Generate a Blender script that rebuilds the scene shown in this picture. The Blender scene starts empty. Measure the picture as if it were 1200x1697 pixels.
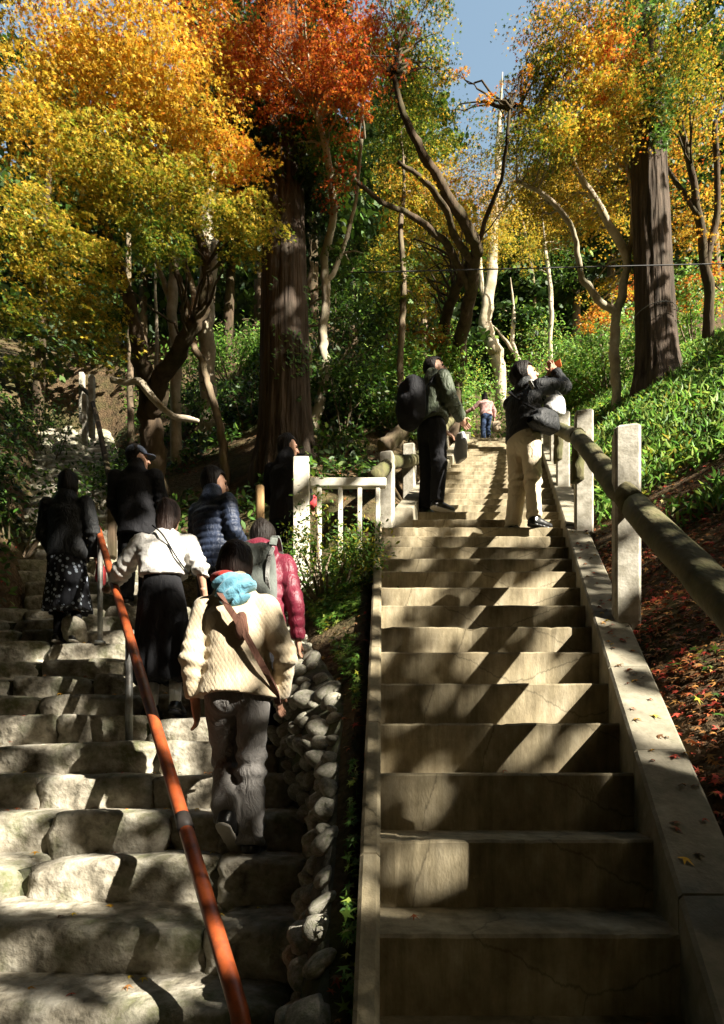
import bpy, math, random
import numpy as np
from mathutils import Vector, Matrix, noise as mnoise

# ---------------------------------------------------------------- camera, world, sun, exposure
SC = bpy.context.scene
COL = SC.collection
EZ = 1.6                       # eye height above the ground under the camera
HOR, FPX = 1277.0, 1000.0      # horizon row and focal length, in photo pixels (1200 wide)
cam_d = bpy.data.cameras.new('camera')
cam = bpy.data.objects.new('camera', cam_d); COL.objects.link(cam)
cam.location = (0, 0, EZ); cam.rotation_euler = (math.radians(90), 0, 0)
cam_d.sensor_fit = 'HORIZONTAL'; cam_d.sensor_width = 36; cam_d.lens = 30
cam_d.shift_y = (HOR - 848.5) / 1200.0
cam_d.clip_start = 0.05; cam_d.clip_end = 500
SC.camera = cam

SUN = np.array([0.66, -0.52, 0.545]); SUN /= np.linalg.norm(SUN)      # towards the sun
ELEV = math.asin(SUN[2]); AZ = math.atan2(SUN[0], SUN[1])
world = bpy.data.worlds.new('World'); SC.world = world; world.use_nodes = True
wn = world.node_tree
for n in list(wn.nodes): wn.nodes.remove(n)
sky = wn.nodes.new('ShaderNodeTexSky'); sky.sky_type = 'NISHITA'; sky.sun_disc = False
sky.sun_elevation = ELEV; sky.sun_rotation = AZ; sky.air_density = 2.5; sky.dust_density = 5.0; sky.ozone_density = 3.0
bg = wn.nodes.new('ShaderNodeBackground'); bg.inputs['Strength'].default_value = 0.06
wo = wn.nodes.new('ShaderNodeOutputWorld')
wn.links.new(sky.outputs[0], bg.inputs[0]); wn.links.new(bg.outputs[0], wo.inputs[0])
sun_d = bpy.data.lights.new('sun', 'SUN'); sun_d.energy = 5.0; sun_d.angle = math.radians(0.5); sun_d.color = (1.0, 0.93, 0.80)
sun = bpy.data.objects.new('sun', sun_d); COL.objects.link(sun)
sun.rotation_euler = Vector(SUN).to_track_quat('Z', 'Y').to_euler(); sun.location = (20, -10, 20)
SC.view_settings.view_transform = 'Standard'; SC.view_settings.look = 'None'
SC.view_settings.gamma = 1.0; SC.view_settings.use_curve_mapping = False
SC.view_settings.exposure = 2.05

RNG = np.random.default_rng(11)
random.seed(5)

# ---------------------------------------------------------------- helpers
def W(px, py, Y):
    """a point of the place: picture position and distance"""
    return np.array([(px - 600.0) * Y / FPX, Y, EZ + (HOR - py) * Y / FPX])

def smooth(a, b, x):
    t = np.clip((np.asarray(x, float) - a) / (b - a), 0, 1)
    return t * t * (3 - 2 * t)

def mesh_from(name, verts, faces):
    me = bpy.data.meshes.new(name)
    me.from_pydata([tuple(map(float, v)) for v in verts], [], [tuple(map(int, f)) for f in faces])
    me.update()
    return me

def mesh_np(name, verts, faces):
    """verts (N,3), faces (M,k) arrays"""
    faces = np.asarray(faces); M, k = faces.shape
    me = bpy.data.meshes.new(name)
    me.vertices.add(len(verts)); me.vertices.foreach_set('co', np.asarray(verts, np.float32).ravel())
    me.loops.add(M * k); me.loops.foreach_set('vertex_index', faces.astype(np.int32).ravel())
    me.polygons.add(M); me.polygons.foreach_set('loop_start', np.arange(0, M * k, k, dtype=np.int32))
    me.update(calc_edges=True)
    return me

def link(name, me, m, parent=None, smooth_shade=False, loc=None):
    o = bpy.data.objects.new(name, me); COL.objects.link(o)
    if m is not None and me is not None and len(me.materials) == 0: me.materials.append(m)
    if smooth_shade and me is not None:
        me.polygons.foreach_set('use_smooth', np.ones(len(me.polygons), bool))
    if parent is not None: o.parent = parent
    if loc is not None: o.location = tuple(float(v) for v in loc)
    return o

def thing(name, label, cat, loc=(0, 0, 0), rotz=0.0, group=None):
    o = bpy.data.objects.new(name, None); COL.objects.link(o)
    o.empty_display_size = 0.1
    o.location = tuple(float(v) for v in loc); o.rotation_euler = (0, 0, rotz)
    o['label'] = label; o['category'] = cat
    if group: o['group'] = group
    return o

def tag(o, label, cat, group=None):
    o['label'] = label; o['category'] = cat
    if group: o['group'] = group
    return o

def setting(name, me=None, m=None, smooth_shade=False):
    o = link(name, me, m, None, smooth_shade) if me is not None else bpy.data.objects.new(name, None)
    if me is None: COL.objects.link(o)
    o['kind'] = 'structure'
    return o

class MB:
    def __init__(s): s.v = []; s.f = []
    def add(s, v, f):
        b = len(s.v); s.v.extend([tuple(map(float, q)) for q in v]); s.f.extend([tuple(int(i) + b for i in q) for q in f])
    def box(s, c, d, rot=None, bevel=0.0):
        """box with chamfered long edges; c centre, d full size, rot a 3x3 matrix"""
        hx, hy, hz = d[0] / 2, d[1] / 2, d[2] / 2
        b = min(bevel, hx * .45, hy * .45, hz * .45)
        if b <= 0:
            P = np.array([(x, y, z) for z in (-hz, hz) for x, y in ((-hx, -hy), (hx, -hy), (hx, hy), (-hx, hy))])
            Fs = [(0, 3, 2, 1), (4, 5, 6, 7), (0, 1, 5, 4), (1, 2, 6, 5), (2, 3, 7, 6), (3, 0, 4, 7)]
        else:
            def ring(z, i):
                ex, ey = hx - i, hy - i
                return [(-ex + b, -ey, z), (ex - b, -ey, z), (ex, -ey + b, z), (ex, ey - b, z), (ex - b, ey, z), (-ex + b, ey, z), (-ex, ey - b, z), (-ex, -ey + b, z)]
            P = np.array(ring(-hz, b * .7) + ring(-hz + b, 0) + ring(hz - b, 0) + ring(hz, b * .7))
            Fs = [tuple(range(7, -1, -1)), tuple(range(24, 32))]
            for r in range(3):
                for i in range(8): Fs.append((r * 8 + i, r * 8 + (i + 1) % 8, r * 8 + 8 + (i + 1) % 8, r * 8 + 8 + i))
        if rot is not None: P = P @ np.asarray(rot).T
        s.add(P + np.asarray(c), Fs)
    def tube(s, pts, rad, sides=8, caps=True, lump=0.0, seed=0):
        v, f = tube(pts, rad, sides, caps, lump, seed); s.add(v, f)
    def mesh(s, name): return mesh_from(name, s.v, s.f)
    def link(s, name, m, parent=None, smooth_shade=False): return link(name, s.mesh(name), m, parent, smooth_shade)

def catmull(pts, n):
    pts = np.asarray(pts, float)
    if len(pts) < 3: 
        t = np.linspace(0, 1, n + 1)[:, None]
        return pts[0] * (1 - t) + pts[-1] * t
    P = np.vstack([2 * pts[0] - pts[1], pts, 2 * pts[-1] - pts[-2]])
    out = []
    for i in range(1, len(P) - 2):
        for k in range(n):
            t = k / n
            out.append(.5 * ((2 * P[i]) + (-P[i - 1] + P[i + 1]) * t + (2 * P[i - 1] - 5 * P[i] + 4 * P[i + 1] - P[i + 2]) * t * t + (-P[i - 1] + 3 * P[i] - 3 * P[i + 1] + P[i + 2]) * t ** 3))
    out.append(P[-2])
    return np.array(out)

def tube(pts, rad, sides=8, caps=True, lump=0.0, seed=0):
    pts = np.asarray(pts, float); n = len(pts)
    rad = np.broadcast_to(np.asarray(rad, float), (n,)) if np.ndim(rad) == 0 else np.asarray(rad, float)
    if len(rad) != n: rad = np.interp(np.linspace(0, 1, n), np.linspace(0, 1, len(rad)), rad)
    T = np.gradient(pts, axis=0); T /= np.linalg.norm(T, axis=1)[:, None] + 1e-9
    ref = np.array([0, 1.0, 0]) if abs(T[0][1]) < .8 else np.array([1.0, 0, 0])
    N = np.zeros_like(T); a = ref - T[0] * (ref @ T[0]); N[0] = a / np.linalg.norm(a)
    for i in range(1, n):
        a = N[i - 1] - T[i] * (N[i - 1] @ T[i]); N[i] = a / (np.linalg.norm(a) + 1e-9)
    B = np.cross(T, N)
    th = np.arange(sides) * 2 * math.pi / sides
    r = rad[:, None] * np.ones(sides)
    if lump:
        g = np.random.default_rng(seed)
        k = np.linspace(0, 6.28, sides, endpoint=False)
        for q in range(3):
            r = r * (1 + lump * .6 * np.sin((q + 2) * k[None, :] + g.uniform(0, 6) + np.linspace(0, g.uniform(2, 7), n)[:, None]))
        r = r * (1 + lump * .6 * g.normal(0, 1, r.shape))
    V = pts[:, None, :] + r[:, :, None] * (np.cos(th)[None, :, None] * N[:, None, :] + np.sin(th)[None, :, None] * B[:, None, :])
    V = V.reshape(-1, 3); Fs = []
    for i in range(n - 1):
        for j in range(sides):
            Fs.append((i * sides + j, i * sides + (j + 1) % sides, (i + 1) * sides + (j + 1) % sides, (i + 1) * sides + j))
    if caps:
        Fs.append(tuple(range(sides - 1, -1, -1))); Fs.append(tuple((n - 1) * sides + j for j in range(sides)))
    return V, Fs

# ---- rounded, uneven stones
def stone_mesh(name, dx, dy, dz, seed, n=5, power=3.2, rough=.08):
    vs = []; fs = []; idx = {}
    def key(p): return tuple(int(round(q * 1000)) for q in p)
    def vid(p):
        k = key(p)
        if k not in idx: idx[k] = len(vs); vs.append(p)
        return idx[k]
    lin = np.linspace(-1, 1, n + 1)
    for ax in range(3):
        for sgn in (-1, 1):
            for i in range(n):
                for j in range(n):
                    q = []
                    for a, b in ((lin[i], lin[j]), (lin[i + 1], lin[j]), (lin[i + 1], lin[j + 1]), (lin[i], lin[j + 1])):
                        p = [0, 0, 0]; p[ax] = sgn; p[(ax + 1) % 3] = a; p[(ax + 2) % 3] = b; q.append(vid(tuple(p)))
                    fs.append(tuple(q) if sgn > 0 else tuple(q[::-1]))
    V = np.array(vs); V = V / ((np.abs(V) ** power).sum(1) ** (1 / power))[:, None]
    out = []
    off = Vector((seed * 3.17 % 50, seed * 1.7 % 50, seed * .77 % 50))
    for p in V:
        d = mnoise.noise(Vector(p) * .9 + off) * rough * 1.6 + mnoise.noise(Vector(p) * 2.6 + off) * rough + (mnoise.noise(Vector((p[0] * dx, p[1] * dy, p[2] * dz)) * 14 + off) * rough * .45 if n > 6 else 0)
        out.append((p[0] * (1 + d) * dx / 2, p[1] * (1 + d) * dy / 2, p[2] * (1 + d) * dz / 2))
    return mesh_from(name, out, fs)

# ---- leaves: many flat leaf faces with a colour of their own
LEAF_MAPLE = np.array([(r * math.sin(t), r * math.cos(t)) for t, r in zip(np.radians([0, 24, 58, 86, 122, 180, 238, 274, 302, 336]), (.60, .17, .54, .15, .42, .12, .42, .15, .54, .17))])
LEAF_OVAL = np.array([(0, -.5), (.2, -.12), (.16, .22), (0, .5), (-.16, .22), (-.2, -.12)])
LEAF_DIAM = np.array([(0, -.5), (.27, 0), (0, .5), (-.27, 0)])
LEAF_BLADE = np.array([(-.035, -.5), (.035, -.5), (.055, -.1), (0, .5), (-.055, -.1)])
LEAF_BROAD = np.array([(0, -.5), (.36, -.22), (.40, .15), (0, .55), (-.40, .15), (-.36, -.22)])
LEAF_TUFT = np.array([(0, -.5), (.30, -.34), (.20, -.08), (.5, .05), (.22, .2), (.18, .5), (-.08, .3), (-.36, .38), (-.26, .08), (-.5, -.12), (-.2, -.2)])

def leaf_mesh(name, P, size, cols, shape, nrm=(0, 0, 1), spread=.5, seed=0, droop=.15, up=None):
    g = np.random.default_rng(seed); N = len(P); k = len(shape)
    P = np.asarray(P, float); size = np.broadcast_to(np.asarray(size, float), (N,)) * g.uniform(.7, 1.25, N)
    nn = np.broadcast_to(np.asarray(nrm, float), (N, 3)) + g.normal(0, spread, (N, 3))
    nn /= np.linalg.norm(nn, axis=1)[:, None] + 1e-9
    if up is None:
        t = g.normal(0, 1, (N, 3))
    else:
        t = np.broadcast_to(np.asarray(up, float), (N, 3)) + g.normal(0, .35, (N, 3))
    t -= nn * (t * nn).sum(1)[:, None]; t /= np.linalg.norm(t, axis=1)[:, None] + 1e-9
    b = np.cross(t, nn)
    r2 = (shape ** 2).sum(1)
    V = P[:, None, :] + size[:, None, None] * (shape[None, :, 0, None] * b[:, None, :] + shape[None, :, 1, None] * t[:, None, :] - (r2 * droop * 2)[None, :, None] * nn[:, None, :])
    me = mesh_np(name, V.reshape(-1, 3), np.arange(N * k).reshape(N, k))
    at = me.attributes.new('Col', 'FLOAT_COLOR', 'POINT')
    c4 = np.ones((N, k, 4), np.float32); c4[:, :, :3] = np.asarray(cols)[:, None, :]
    at.data.foreach_set('color', c4.ravel())
    return me

PAL = {
 'yellow': [(.62, .42, .04), (.60, .37, .035), (.48, .36, .04), (.66, .50, .09), (.42, .32, .03)],
 'gold':   [(.60, .33, .03), (.64, .40, .035), (.54, .25, .02), (.62, .45, .07)],
 'orange': [(.60, .20, .025), (.52, .15, .02), (.60, .27, .03), (.46, .12, .018)],
 'red':    [(.44, .07, .02), (.50, .11, .02), (.36, .05, .015), (.52, .16, .03)],
 'lime':   [(.22, .26, .02), (.30, .28, .03), (.14, .20, .02), (.36, .30, .035)],
 'green':  [(.05, .11, .015), (.07, .14, .02), (.04, .085, .015), (.11, .17, .02)],
 'bush':   [(.07, .17, .022), (.10, .22, .03), (.05, .12, .02), (.15, .24, .04)],
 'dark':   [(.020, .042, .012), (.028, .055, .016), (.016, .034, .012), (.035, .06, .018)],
 'bright': [(.15, .32, .035), (.20, .36, .06), (.11, .24, .03), (.27, .36, .07)],
 'litter': [(.20, .09, .03), (.28, .07, .02), (.14, .07, .03), (.33, .16, .04), (.10, .055, .025), (.36, .05, .03)],
}
def pick(pal, N, g, var=.18):
    """pal: name or list of (name, weight)"""
    if isinstance(pal, str): pal = [(pal, 1)]
    tot = sum(w for _, w in pal); out = np.zeros((N, 3)); sel = g.uniform(0, tot, N); a = 0
    for nme, w in pal:
        m = (sel >= a) & (sel < a + w); a += w
        c = np.array(PAL[nme]); out[m] = c[g.integers(0, len(c), m.sum())]
    return np.clip(out * g.uniform(1 - var, 1 + var, (N, 1)) * g.uniform(.92, 1.08, (N, 3)), 0, 1)

# ---------------------------------------------------------------- materials
def _tree(name):
    m = bpy.data.materials.new(name); m.use_nodes = True; nt = m.node_tree
    for n in list(nt.nodes): nt.nodes.remove(n)
    o = nt.nodes.new('ShaderNodeOutputMaterial'); p = nt.nodes.new('ShaderNodeBsdfPrincipled')
    nt.links.new(p.outputs[0], o.inputs[0])
    return m, nt, p, o

def rgba(c): return (c[0], c[1], c[2], 1)

def mat(name, ramp,  scale=5, rough=.8, bump=.3, bump_scale=None, stretch=(1, 1, 1), detail=8, dist=.02, ramp2=None, scale2=1.2, mix2=.5, spec=.3, coord='Object', metal=0.0, thr2=(.45, .65), drip=None):
    """layered noise colour: a fine ramp, and broad patches of a second ramp over it"""
    m, nt, p, _ = _tree(name); N = nt.nodes.new; L = nt.links.new
    tc = N('ShaderNodeTexCoord'); mp = N('ShaderNodeMapping'); mp.inputs['Scale'].default_value = stretch
    L(tc.outputs[coord], mp.inputs[0])
    n1 = N('ShaderNodeTexNoise'); n1.inputs['Scale'].default_value = scale; n1.inputs['Detail'].default_value = detail; n1.inputs['Roughness'].default_value = .65
    L(mp.outputs[0], n1.inputs['Vector'])
    cr = N('ShaderNodeValToRGB')
    while len(cr.color_ramp.elements) < len(ramp): cr.color_ramp.elements.new(.5)
    for e, (pos, c) in zip(cr.color_ramp.elements, ramp): e.position = pos; e.color = rgba(c)
    L(n1.outputs[0], cr.inputs[0]); col = cr.outputs[0]
    if ramp2:
        n2 = N('ShaderNodeTexNoise'); n2.inputs['Scale'].default_value = scale2; n2.inputs['Detail'].default_value = 6; n2.inputs['Roughness'].default_value = .7
        L(tc.outputs[coord], n2.inputs['Vector'])
        mr = N('ShaderNodeMapRange'); mr.inputs[1].default_value = thr2[0]; mr.inputs[2].default_value = thr2[1]; mr.inputs[4].default_value = mix2
        L(n2.outputs[0], mr.inputs[0])
        mx = N('ShaderNodeMix'); mx.data_type = 'RGBA'
        L(mr.outputs[0], mx.inputs[0]); L(col, mx.inputs[6]); mx.inputs[7].default_value = rgba(ramp2); col = mx.outputs[2]
    if drip:
        md = N('ShaderNodeMapping'); md.inputs['Scale'].default_value = (9, 2, .7); L(tc.outputs[coord], md.inputs[0])
        nd = N('ShaderNodeTexNoise'); nd.inputs['Scale'].default_value = 1.6; nd.inputs['Detail'].default_value = 7; nd.inputs['Roughness'].default_value = .7; L(md.outputs[0], nd.inputs['Vector'])
        rd = N('ShaderNodeMapRange'); rd.inputs[1].default_value = .48; rd.inputs[2].default_value = .68; rd.inputs[4].default_value = .38; L(nd.outputs[0], rd.inputs[0])
        xd = N('ShaderNodeMix'); xd.data_type = 'RGBA'; L(rd.outputs[0], xd.inputs[0]); L(col, xd.inputs[6]); xd.inputs[7].default_value = rgba(drip); col = xd.outputs[2]
        vc = N('ShaderNodeTexVoronoi'); vc.feature = 'DISTANCE_TO_EDGE'; vc.inputs['Scale'].default_value = 1.1; vw = N('ShaderNodeMix'); vw.data_type = 'VECTOR'; vw.inputs[0].default_value = .12; L(tc.outputs[coord], vw.inputs[4]); L(n1.outputs[1], vw.inputs[5]); L(vw.outputs[1], vc.inputs['Vector'])
        rc = N('ShaderNodeMapRange'); rc.inputs[1].default_value = .0; rc.inputs[2].default_value = .006; rc.inputs[3].default_value = .5; rc.inputs[4].default_value = 0; L(vc.outputs['Distance'], rc.inputs[0])
        xc = N('ShaderNodeMix'); xc.data_type = 'RGBA'; L(rc.outputs[0], xc.inputs[0]); L(col, xc.inputs[6]); xc.inputs[7].default_value = (.03, .025, .015, 1); col = xc.outputs[2]
    L(col, p.inputs['Base Color'])
    p.inputs['Roughness'].default_value = rough; p.inputs['Specular IOR Level'].default_value = spec; p.inputs['Metallic'].default_value = metal
    if bump:
        nb = N('ShaderNodeTexNoise'); nb.inputs['Scale'].default_value = bump_scale or scale * 3; nb.inputs['Detail'].default_value = 6
        L(mp.outputs[0], nb.inputs['Vector'])
        bp = N('ShaderNodeBump'); bp.inputs['Strength'].default_value = bump; bp.inputs['Distance'].default_value = dist
        L(nb.outputs[0], bp.inputs['Height']); L(bp.outputs[0], p.inputs['Normal'])
    return m

def leaf_mat(name, trans=.35, rough=.5, spec=.35):
    m, nt, p, o = _tree(name); N = nt.nodes.new; L = nt.links.new
    at = N('ShaderNodeAttribute'); at.attribute_name = 'Col'
    L(at.outputs['Color'], p.inputs['Base Color']); p.inputs['Roughness'].default_value = rough; p.inputs['Specular IOR Level'].default_value = spec
    tr = N('ShaderNodeBsdfTranslucent'); L(at.outputs['Color'], tr.inputs[0])
    mx = N('ShaderNodeMixShader'); mx.inputs[0].default_value = trans
    L(p.outputs[0], mx.inputs[1]); L(tr.outputs[0], mx.inputs[2]); L(mx.outputs[0], o.inputs[0])
    return m

def bark_mat(name, c_lo, c_hi, moss=None, stretch=(14, 14, 1.3), bump=1.0, dist=.03):
    m = mat(name, [(.32, c_lo), (.66, c_hi)], scale=1.0, rough=.92, bump=bump, bump_scale=1.6, stretch=stretch, dist=dist, ramp2=moss, scale2=1.6, mix2=.55 if moss else 0, spec=.15)
    return m

M = {}
M['concrete'] = mat('concrete', [(.25, (.10, .078, .048)), (.5, (.31, .26, .165)), (.72, (.46, .40, .28))], scale=3.0, rough=.9, bump=.35, bump_scale=60, stretch=(2.2, 2.2, .8), dist=.006, ramp2=(.07, .052, .028), scale2=1.9, mix2=.6, spec=.2, drip=(.06, .05, .024))
M['kerb'] = mat('kerb', [(.3, (.16, .14, .10)), (.6, (.33, .30, .23)), (.8, (.40, .37, .29))], scale=5, rough=.9, bump=.4, bump_scale=70, dist=.006, ramp2=(.10, .10, .06), scale2=3, mix2=.6, spec=.2)
M['post'] = mat('post', [(.3, (.22, .20, .15)), (.55, (.46, .43, .36)), (.75, (.56, .53, .46))], scale=9, rough=.88, bump=.4, bump_scale=60, dist=.006, ramp2=(.14, .13, .09), scale2=7, mix2=.6, spec=.2)
M['stone'] = mat('stone', [(.30, (.07, .062, .045)), (.45, (.24, .215, .165)), (.62, (.42, .39, .32)), (.8, (.52, .49, .42))], scale=6.5, rough=.95, bump=.9, bump_scale=13, dist=.035, ramp2=(.07, .085, .022), scale2=2.6, mix2=.8, spec=.2, thr2=(.52, .68))
M['cobble'] = mat('cobble', [(.28, (.14, .13, .10)), (.55, (.30, .28, .235)), (.75, (.42, .40, .34))], scale=6, rough=.9, bump=.4, bump_scale=25, dist=.012, ramp2=(.08, .10, .03), scale2=5, mix2=.6, spec=.2, coord='Object')
M['mortar'] = mat('mortar', [(.3, (.045, .042, .03)), (.6, (.085, .08, .06))], scale=14, rough=1, bump=.6, ramp2=(.06, .085, .02), scale2=3, mix2=.8)
M['soil'] = mat('soil', [(.3, (.040, .028, .017)), (.5, (.085, .058, .033)), (.72, (.15, .10, .055))], scale=7, rough=1, bump=.9, bump_scale=22, dist=.05, ramp2=(.045, .06, .018), scale2=.9, mix2=.7, spec=.1)
M['log'] = mat('log', [(.3, (.05, .045, .022)), (.6, (.13, .115, .055)), (.78, (.20, .18, .10))], scale=6, rough=.9, bump=.6, bump_scale=20, stretch=(3, .8, .8), dist=.012, ramp2=(.07, .085, .02), scale2=4, mix2=.6)
M['white_paint'] = mat('white_paint', [(.3, (.50, .46, .36)), (.6, (.74, .70, .60))], scale=8, rough=.75, bump=.2, bump_scale=40, dist=.004, ramp2=(.30, .29, .16), scale2=7, mix2=.55)
M['red_paint'] = mat('red_paint', [(.3, (.22, .04, .010)), (.55, (.36, .075, .02)), (.75, (.44, .11, .035))], scale=8, rough=.42, bump=.2, bump_scale=30, dist=.003, ramp2=(.10, .035, .018), scale2=11, mix2=.8, spec=.5)
M['grey_metal'] = mat('grey_metal', [(.3, (.17, .18, .17)), (.7, (.30, .31, .30))], scale=12, rough=.5, bump=.1, metal=.5, ramp2=(.12, .07, .04), scale2=9, mix2=.6)
M['bark_cedar'] = bark_mat('bark_cedar', (.016, .012, .009), (.115, .085, .064), (.035, .032, .022), (13, 13, .9), 1.0, .06)
M['bark_pale'] = bark_mat('bark_pale', (.20, .16, .11), (.50, .43, .33), (.15, .16, .08), (5, 5, 3), .6, .02)
M['bark_dark'] = bark_mat('bark_dark', (.025, .018, .012), (.10, .07, .045), (.05, .055, .02), (9, 9, 2), .9, .02)
M['bark_mid'] = bark_mat('bark_mid', (.08, .058, .038), (.25, .19, .13), (.09, .10, .04), (8, 8, 2), .8, .02)
M['leaf'] = leaf_mat('leaf', .45)
M['leaf_dull'] = leaf_mat('leaf_dull', .15, .6, .25)
M['leaf_dry'] = leaf_mat('leaf_dry', .1, .7, .2)
M['cable'] = mat('cable', [(.4, (.02, .02, .02)), (.6, (.03, .03, .03))], bump=0, rough=.6)
M['wood_post'] = mat('wood_post', [(.3, (.20, .12, .05)), (.6, (.38, .24, .11))], scale=3, stretch=(8, 8, 1), rough=.85, bump=.4)
YRf = lambda x, y: 1624.0 / max(y - 615.0, 55)
YLf = lambda x, y: 2067.0 / (588.0 + y - 1277.0) if y > 985 else 6.9
def _r(x0, y0, x1, y1): return [(x0, y0), (x1, y0), (x1, y1), (x0, y1)]
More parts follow.
